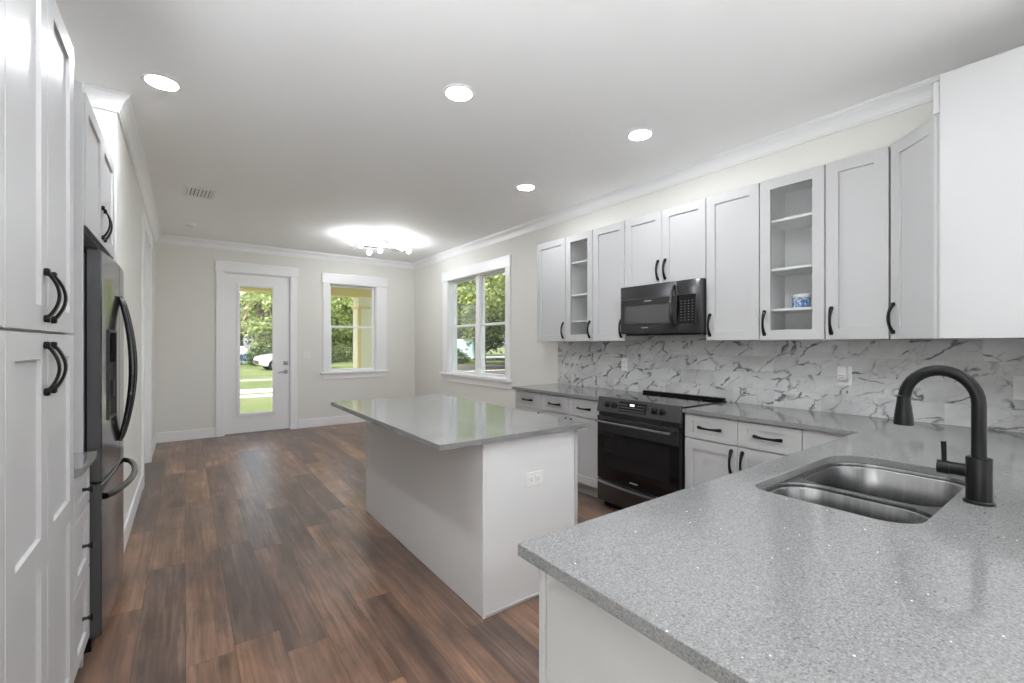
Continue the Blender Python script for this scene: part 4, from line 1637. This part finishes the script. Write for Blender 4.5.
def trunk_mb(h, r, seed):
    rnd = random.Random(seed)
    b = MB()
    pts = [(0, 0, 0)]
    x = y = 0
    for i in range(1, 7):
        x += rnd.uniform(-0.08, 0.08)
        y += rnd.uniform(-0.08, 0.08)
        pts.append((x, y, h * i / 6))
    b.tube(pts, [r * (1.25 if i == 0 else 1 - 0.1 * i) for i in range(7)], 10)
    for k in range(5):
        a = rnd.uniform(0, 2 * PI)
        s0 = Vector(pts[4 + k % 3])
        e = s0 + Vector((math.cos(a) * 1.6, math.sin(a) * 1.6, rnd.uniform(0.9, 1.8)))
        b.tube([s0, (s0 + e) / 2 + Vector((0, 0, 0.2)), e], [r * 0.4, r * 0.28, r * 0.12], 7)
    return b


TR = {}


def tree(x, y, key, h, sc, rz, label, group='trees outside beyond the lawn', bark=M_BARK):
    t = thing('tree', label, 'tree', (x, y, GZ), rz, group)
    tr = trunk_mb(h, 0.20 * sc, int(x * 13 + y * 7)).build('trunk', bark, t, True)
    cr = bpy.data.objects.new('crown', CROWNS[key])
    COL.objects.link(cr)
    cr.parent = t
    cr.location = (0, 0, h + 1.2 * sc)
    cr.scale = (sc, sc, sc)
    cr.rotation_euler = (0, 0, rz * 2.3)
    return t


TL = {
    'a': 'bright yellow-green leafy tree outside, seen %s',
    'b': 'mid green leafy tree outside, seen %s',
    'c': 'dark green leafy tree outside, seen %s',
}
VD, VW, VR = 'through the glass of the front door', 'through the far wall window', 'through the right wall window'
spots = [
    # behind the lawn: door and far window
    (0.4, 48.0, 'b', 3.4, 1.25, VD), (7.0, 43.0, 'a', 3.0, 1.15, VD), (-2.5, 52, 'c', 4.0, 1.4, VD), (4.8, 56, 'c', 4.4, 1.6, VD), (11.0, 58, 'c', 3.0, 1.5, VD),
    (12.5, 50.0, 'a', 2.8, 1.10, VW), (17.5, 54.0, 'b', 2.9, 1.2, VW), (19.5, 66, 'c', 3.8, 1.6, VW), (26, 70, 'c', 3.6, 1.5, VW), (9.72, 30.0, 'a', 4.3, 0.80, VW),
    # right window
    (15.25, 24.5, 'a', 4.6, 0.95, VR), (20.4, 22.4, 'a', 4.5, 1.10, VR), (19.4, 30.6, 'b', 4.4, 1.2, VR), (26.0, 29.5, 'a', 3.6, 1.25, VR), (25.0, 41.0, 'c', 3.4, 1.5, VR),
    (34.0, 38.0, 'c', 3.4, 1.5, VR), (42.0, 47.0, 'c', 3.2, 1.7, VR), (33.0, 55.0, 'c', 3.2, 1.7, VR), (43.0, 36.0, 'b', 3.4, 1.6, VR),
]
for i, (x, y, k, h, sc, v) in enumerate(spots):
    tree(x, y, k, h, sc, i * 1.7, TL[k] % v)

# pale trunk with dry fronds seen through the door
c = thing('palm_tree', 'pale-trunked tree with drooping dry fronds seen through the door glass', 'tree', (5.0, 44.5, GZ))
MB().tube([(0, 0, 0), (0.1, 0, 1.5), (0.05, 0, 3.2), (0.2, 0, 5.2)], [0.27, 0.21, 0.19, 0.18], 12).build('trunk', M_PALEBARK, c, True)
rnd = random.Random(5)
b = MB()
for k in range(36):
    a = rnd.uniform(0, 2 * PI)
    L = rnd.uniform(1.6, 2.6)
    dr_ = rnd.uniform(0.5, 2.6)
    rings = []
    for i in range(6):
        s_ = i / 5
        p = Vector((0.2 + math.cos(a) * L * s_, math.sin(a) * L * s_, 5.2 + 0.6 * s_ - dr_ * s_ * s_ * 1.5))
        wv = Vector((-math.sin(a), math.cos(a), 0)) * (0.16 * (1 - s_) + 0.02) * 1.3
        rings.append([p - wv, p + Vector((0, 0, 0.05)), p + wv, p - Vector((0, 0, 0.02))])
    b.loft(rings)
b.build('fronds', M_FROND, c)

# shrubs
SH = {'s': 'yellow-green round shrub outside, seen %s', 't': 'dark green low shrub outside, seen %s'}
for i, (x, y, k, sc, v) in enumerate([(25.4, 33.2, 's', 1.3, VR), (22.6, 29.4, 't', 1.2, VR), (21.6, 27.2, 's', 1.1, VR), (24.6, 29.0, 't', 1.3, VR), (18.6, 33.8, 't', 1.2, VR), (28.6, 33.6, 's', 1.4, VR),
                                      (7.6, 39.6, 't', 1.3, VD), (5.6, 42.6, 's', 1.5, VD), (5.2, 39.6, 't', 1.4, VD), (15.4, 46.5, 't', 1.5, VW), (12.0, 44.5, 's', 1.2, VW)]):
    t = thing('shrub', SH[k] % v, 'shrub', (x, y, GZ), i * 1.1, 'shrubs outside')
    o = bpy.data.objects.new('foliage', CROWNS[k])
    COL.objects.link(o)
    o.parent = t
    o.scale = (sc, sc, sc)
    o.location = (0, 0, 0.5 * sc)
    MB().tube([(0, 0, 0), (0.05, 0, 0.3 * sc), (0, 0.05, 0.7 * sc)], [0.06, 0.05, 0.02], 8).build('stem', M_BARK, t, True)


# ---- cars
def make_car(label, m, loc, rz, L=4.4, W=1.85, Hh=1.62, van=False):
    """local: nose towards -x"""
    c = thing('car', label, 'car', loc, rz)
    if van:
        prof = [(-2.2, 0.42), (-2.22, 0.85), (-2.05, 1.02), (-1.55, 1.14), (-0.95, 2.0), (-0.6, 2.12), (2.1, 2.14), (2.2, 1.9), (2.25, 0.45)]
    else:
        prof = [(-2.18, 0.40), (-2.22, 0.66), (-2.10, 0.86), (-1.75, 0.98), (-0.95, 1.08), (-0.25, 1.52), (0.3, 1.62), (1.2, 1.60), (1.85, 1.30), (2.15, 1.05), (2.2, 0.60), (2.15, 0.40)]
    low = [(2.0, 0.26), (1.76, 0.26)] + [(1.38 + 0.38 * math.cos(R(a)), 0.33 + 0.38 * math.sin(R(a))) for a in range(0, 181, 30)] + [(1.0, 0.24), (-0.98, 0.24)] + \
          [(-1.36 + 0.38 * math.cos(R(a)), 0.33 + 0.38 * math.sin(R(a))) for a in range(0, 181, 30)] + [(-1.78, 0.26), (-2.0, 0.28)]
    poly = prof + low
    rings = []
    for yy, ins_ in ((-1, 0.10), (-0.93, 0.0), (0.93, 0.0), (1, 0.10)):
        rr = []
        for x, z in poly:
            tap = 1.0 - max(0, z - 0.95) * 0.20
            rr.append((x * (1 - ins_ * 0.10), yy * W / 2 * tap * (1 - 0.04 * (abs(x) / 2.2) ** 3), 0.6 + (z - 0.6) * (1 - ins_ * 0.25)))
        rings.append(rr)
    MB().loft(rings).build('body', m, c, True, 30)
    for s_ in (-1, 1):
        if van:
            sw = [(-1.25, 1.22), (-0.82, 1.92), (-0.1, 1.95), (-0.1, 1.22)]
        else:
            sw = [(-0.75, 1.10), (-0.15, 1.46), (0.3, 1.53), (1.1, 1.51), (1.5, 1.28), (1.5, 1.10)]
        y0 = s_ * W / 2 * 0.955
        MB().prism(sw, y0 - 0.02, y0 + 0.015, 'Y').build('side_window', M_CARGLASS, c)
        for x in (-1.36, 1.38):
            wh = MB().cyl((x, s_ * (W / 2 - 0.11) - 0.11, 0.33), 0.33, 0.22, 'Y', 28).build('wheel', M_TYRE, c, True)
            MB().cyl((x, s_ * (W / 2 - 0.0) - 0.012, 0.33), 0.21, 0.024, 'Y', 20).build('rim', M_ALLOY, wh)
        MB().box(-2.19, -1.98, s_ * 0.62 - 0.16, s_ * 0.62 + 0.16, 0.70, 0.84, 0.04).build('headlight', M_LENS, c)
    ws = [(-1.42, 1.165), (-0.97, 1.93)] if van else [(-0.93, 1.09), (-0.27, 1.50)]
    (xa, za), (xb, zb) = ws
    nx, nz = -(zb - za), (xb - xa)
    ln = math.hypot(nx, nz)
    nx, nz = nx / ln * 0.02, nz / ln * 0.02
    wwid = W * 0.42
    MB().loft([[(xa + nx, -wwid, za + nz), (xa + nx, wwid, za + nz), (xa - nx, wwid, za - nz), (xa - nx, -wwid, za - nz)],
               [(xb + nx, -wwid * .92, zb + nz), (xb + nx, wwid * .92, zb + nz), (xb - nx, wwid * .92, zb - nz), (xb - nx, -wwid * .92, zb - nz)]]).build('windshield', M_CARGLASS, c)
    MB().box(-2.24, -2.14, -0.55, 0.55, 0.42, 0.62, 0.02).build('grille', M_DARKPLASTIC, c)
    return c


make_car('white car parked on the lawn beyond the front door glass', M_CARW, (5.86, 33.0, GZ), R(6))
make_car('dark blue car parked farther back behind the lawn, left in the door glass', M_CARB, (2.1, 43.5, GZ), R(180))
make_car('light blue van parked under trees beyond the right wall window', M_VAN, (19.6, 36.5, GZ), R(-35), van=True)
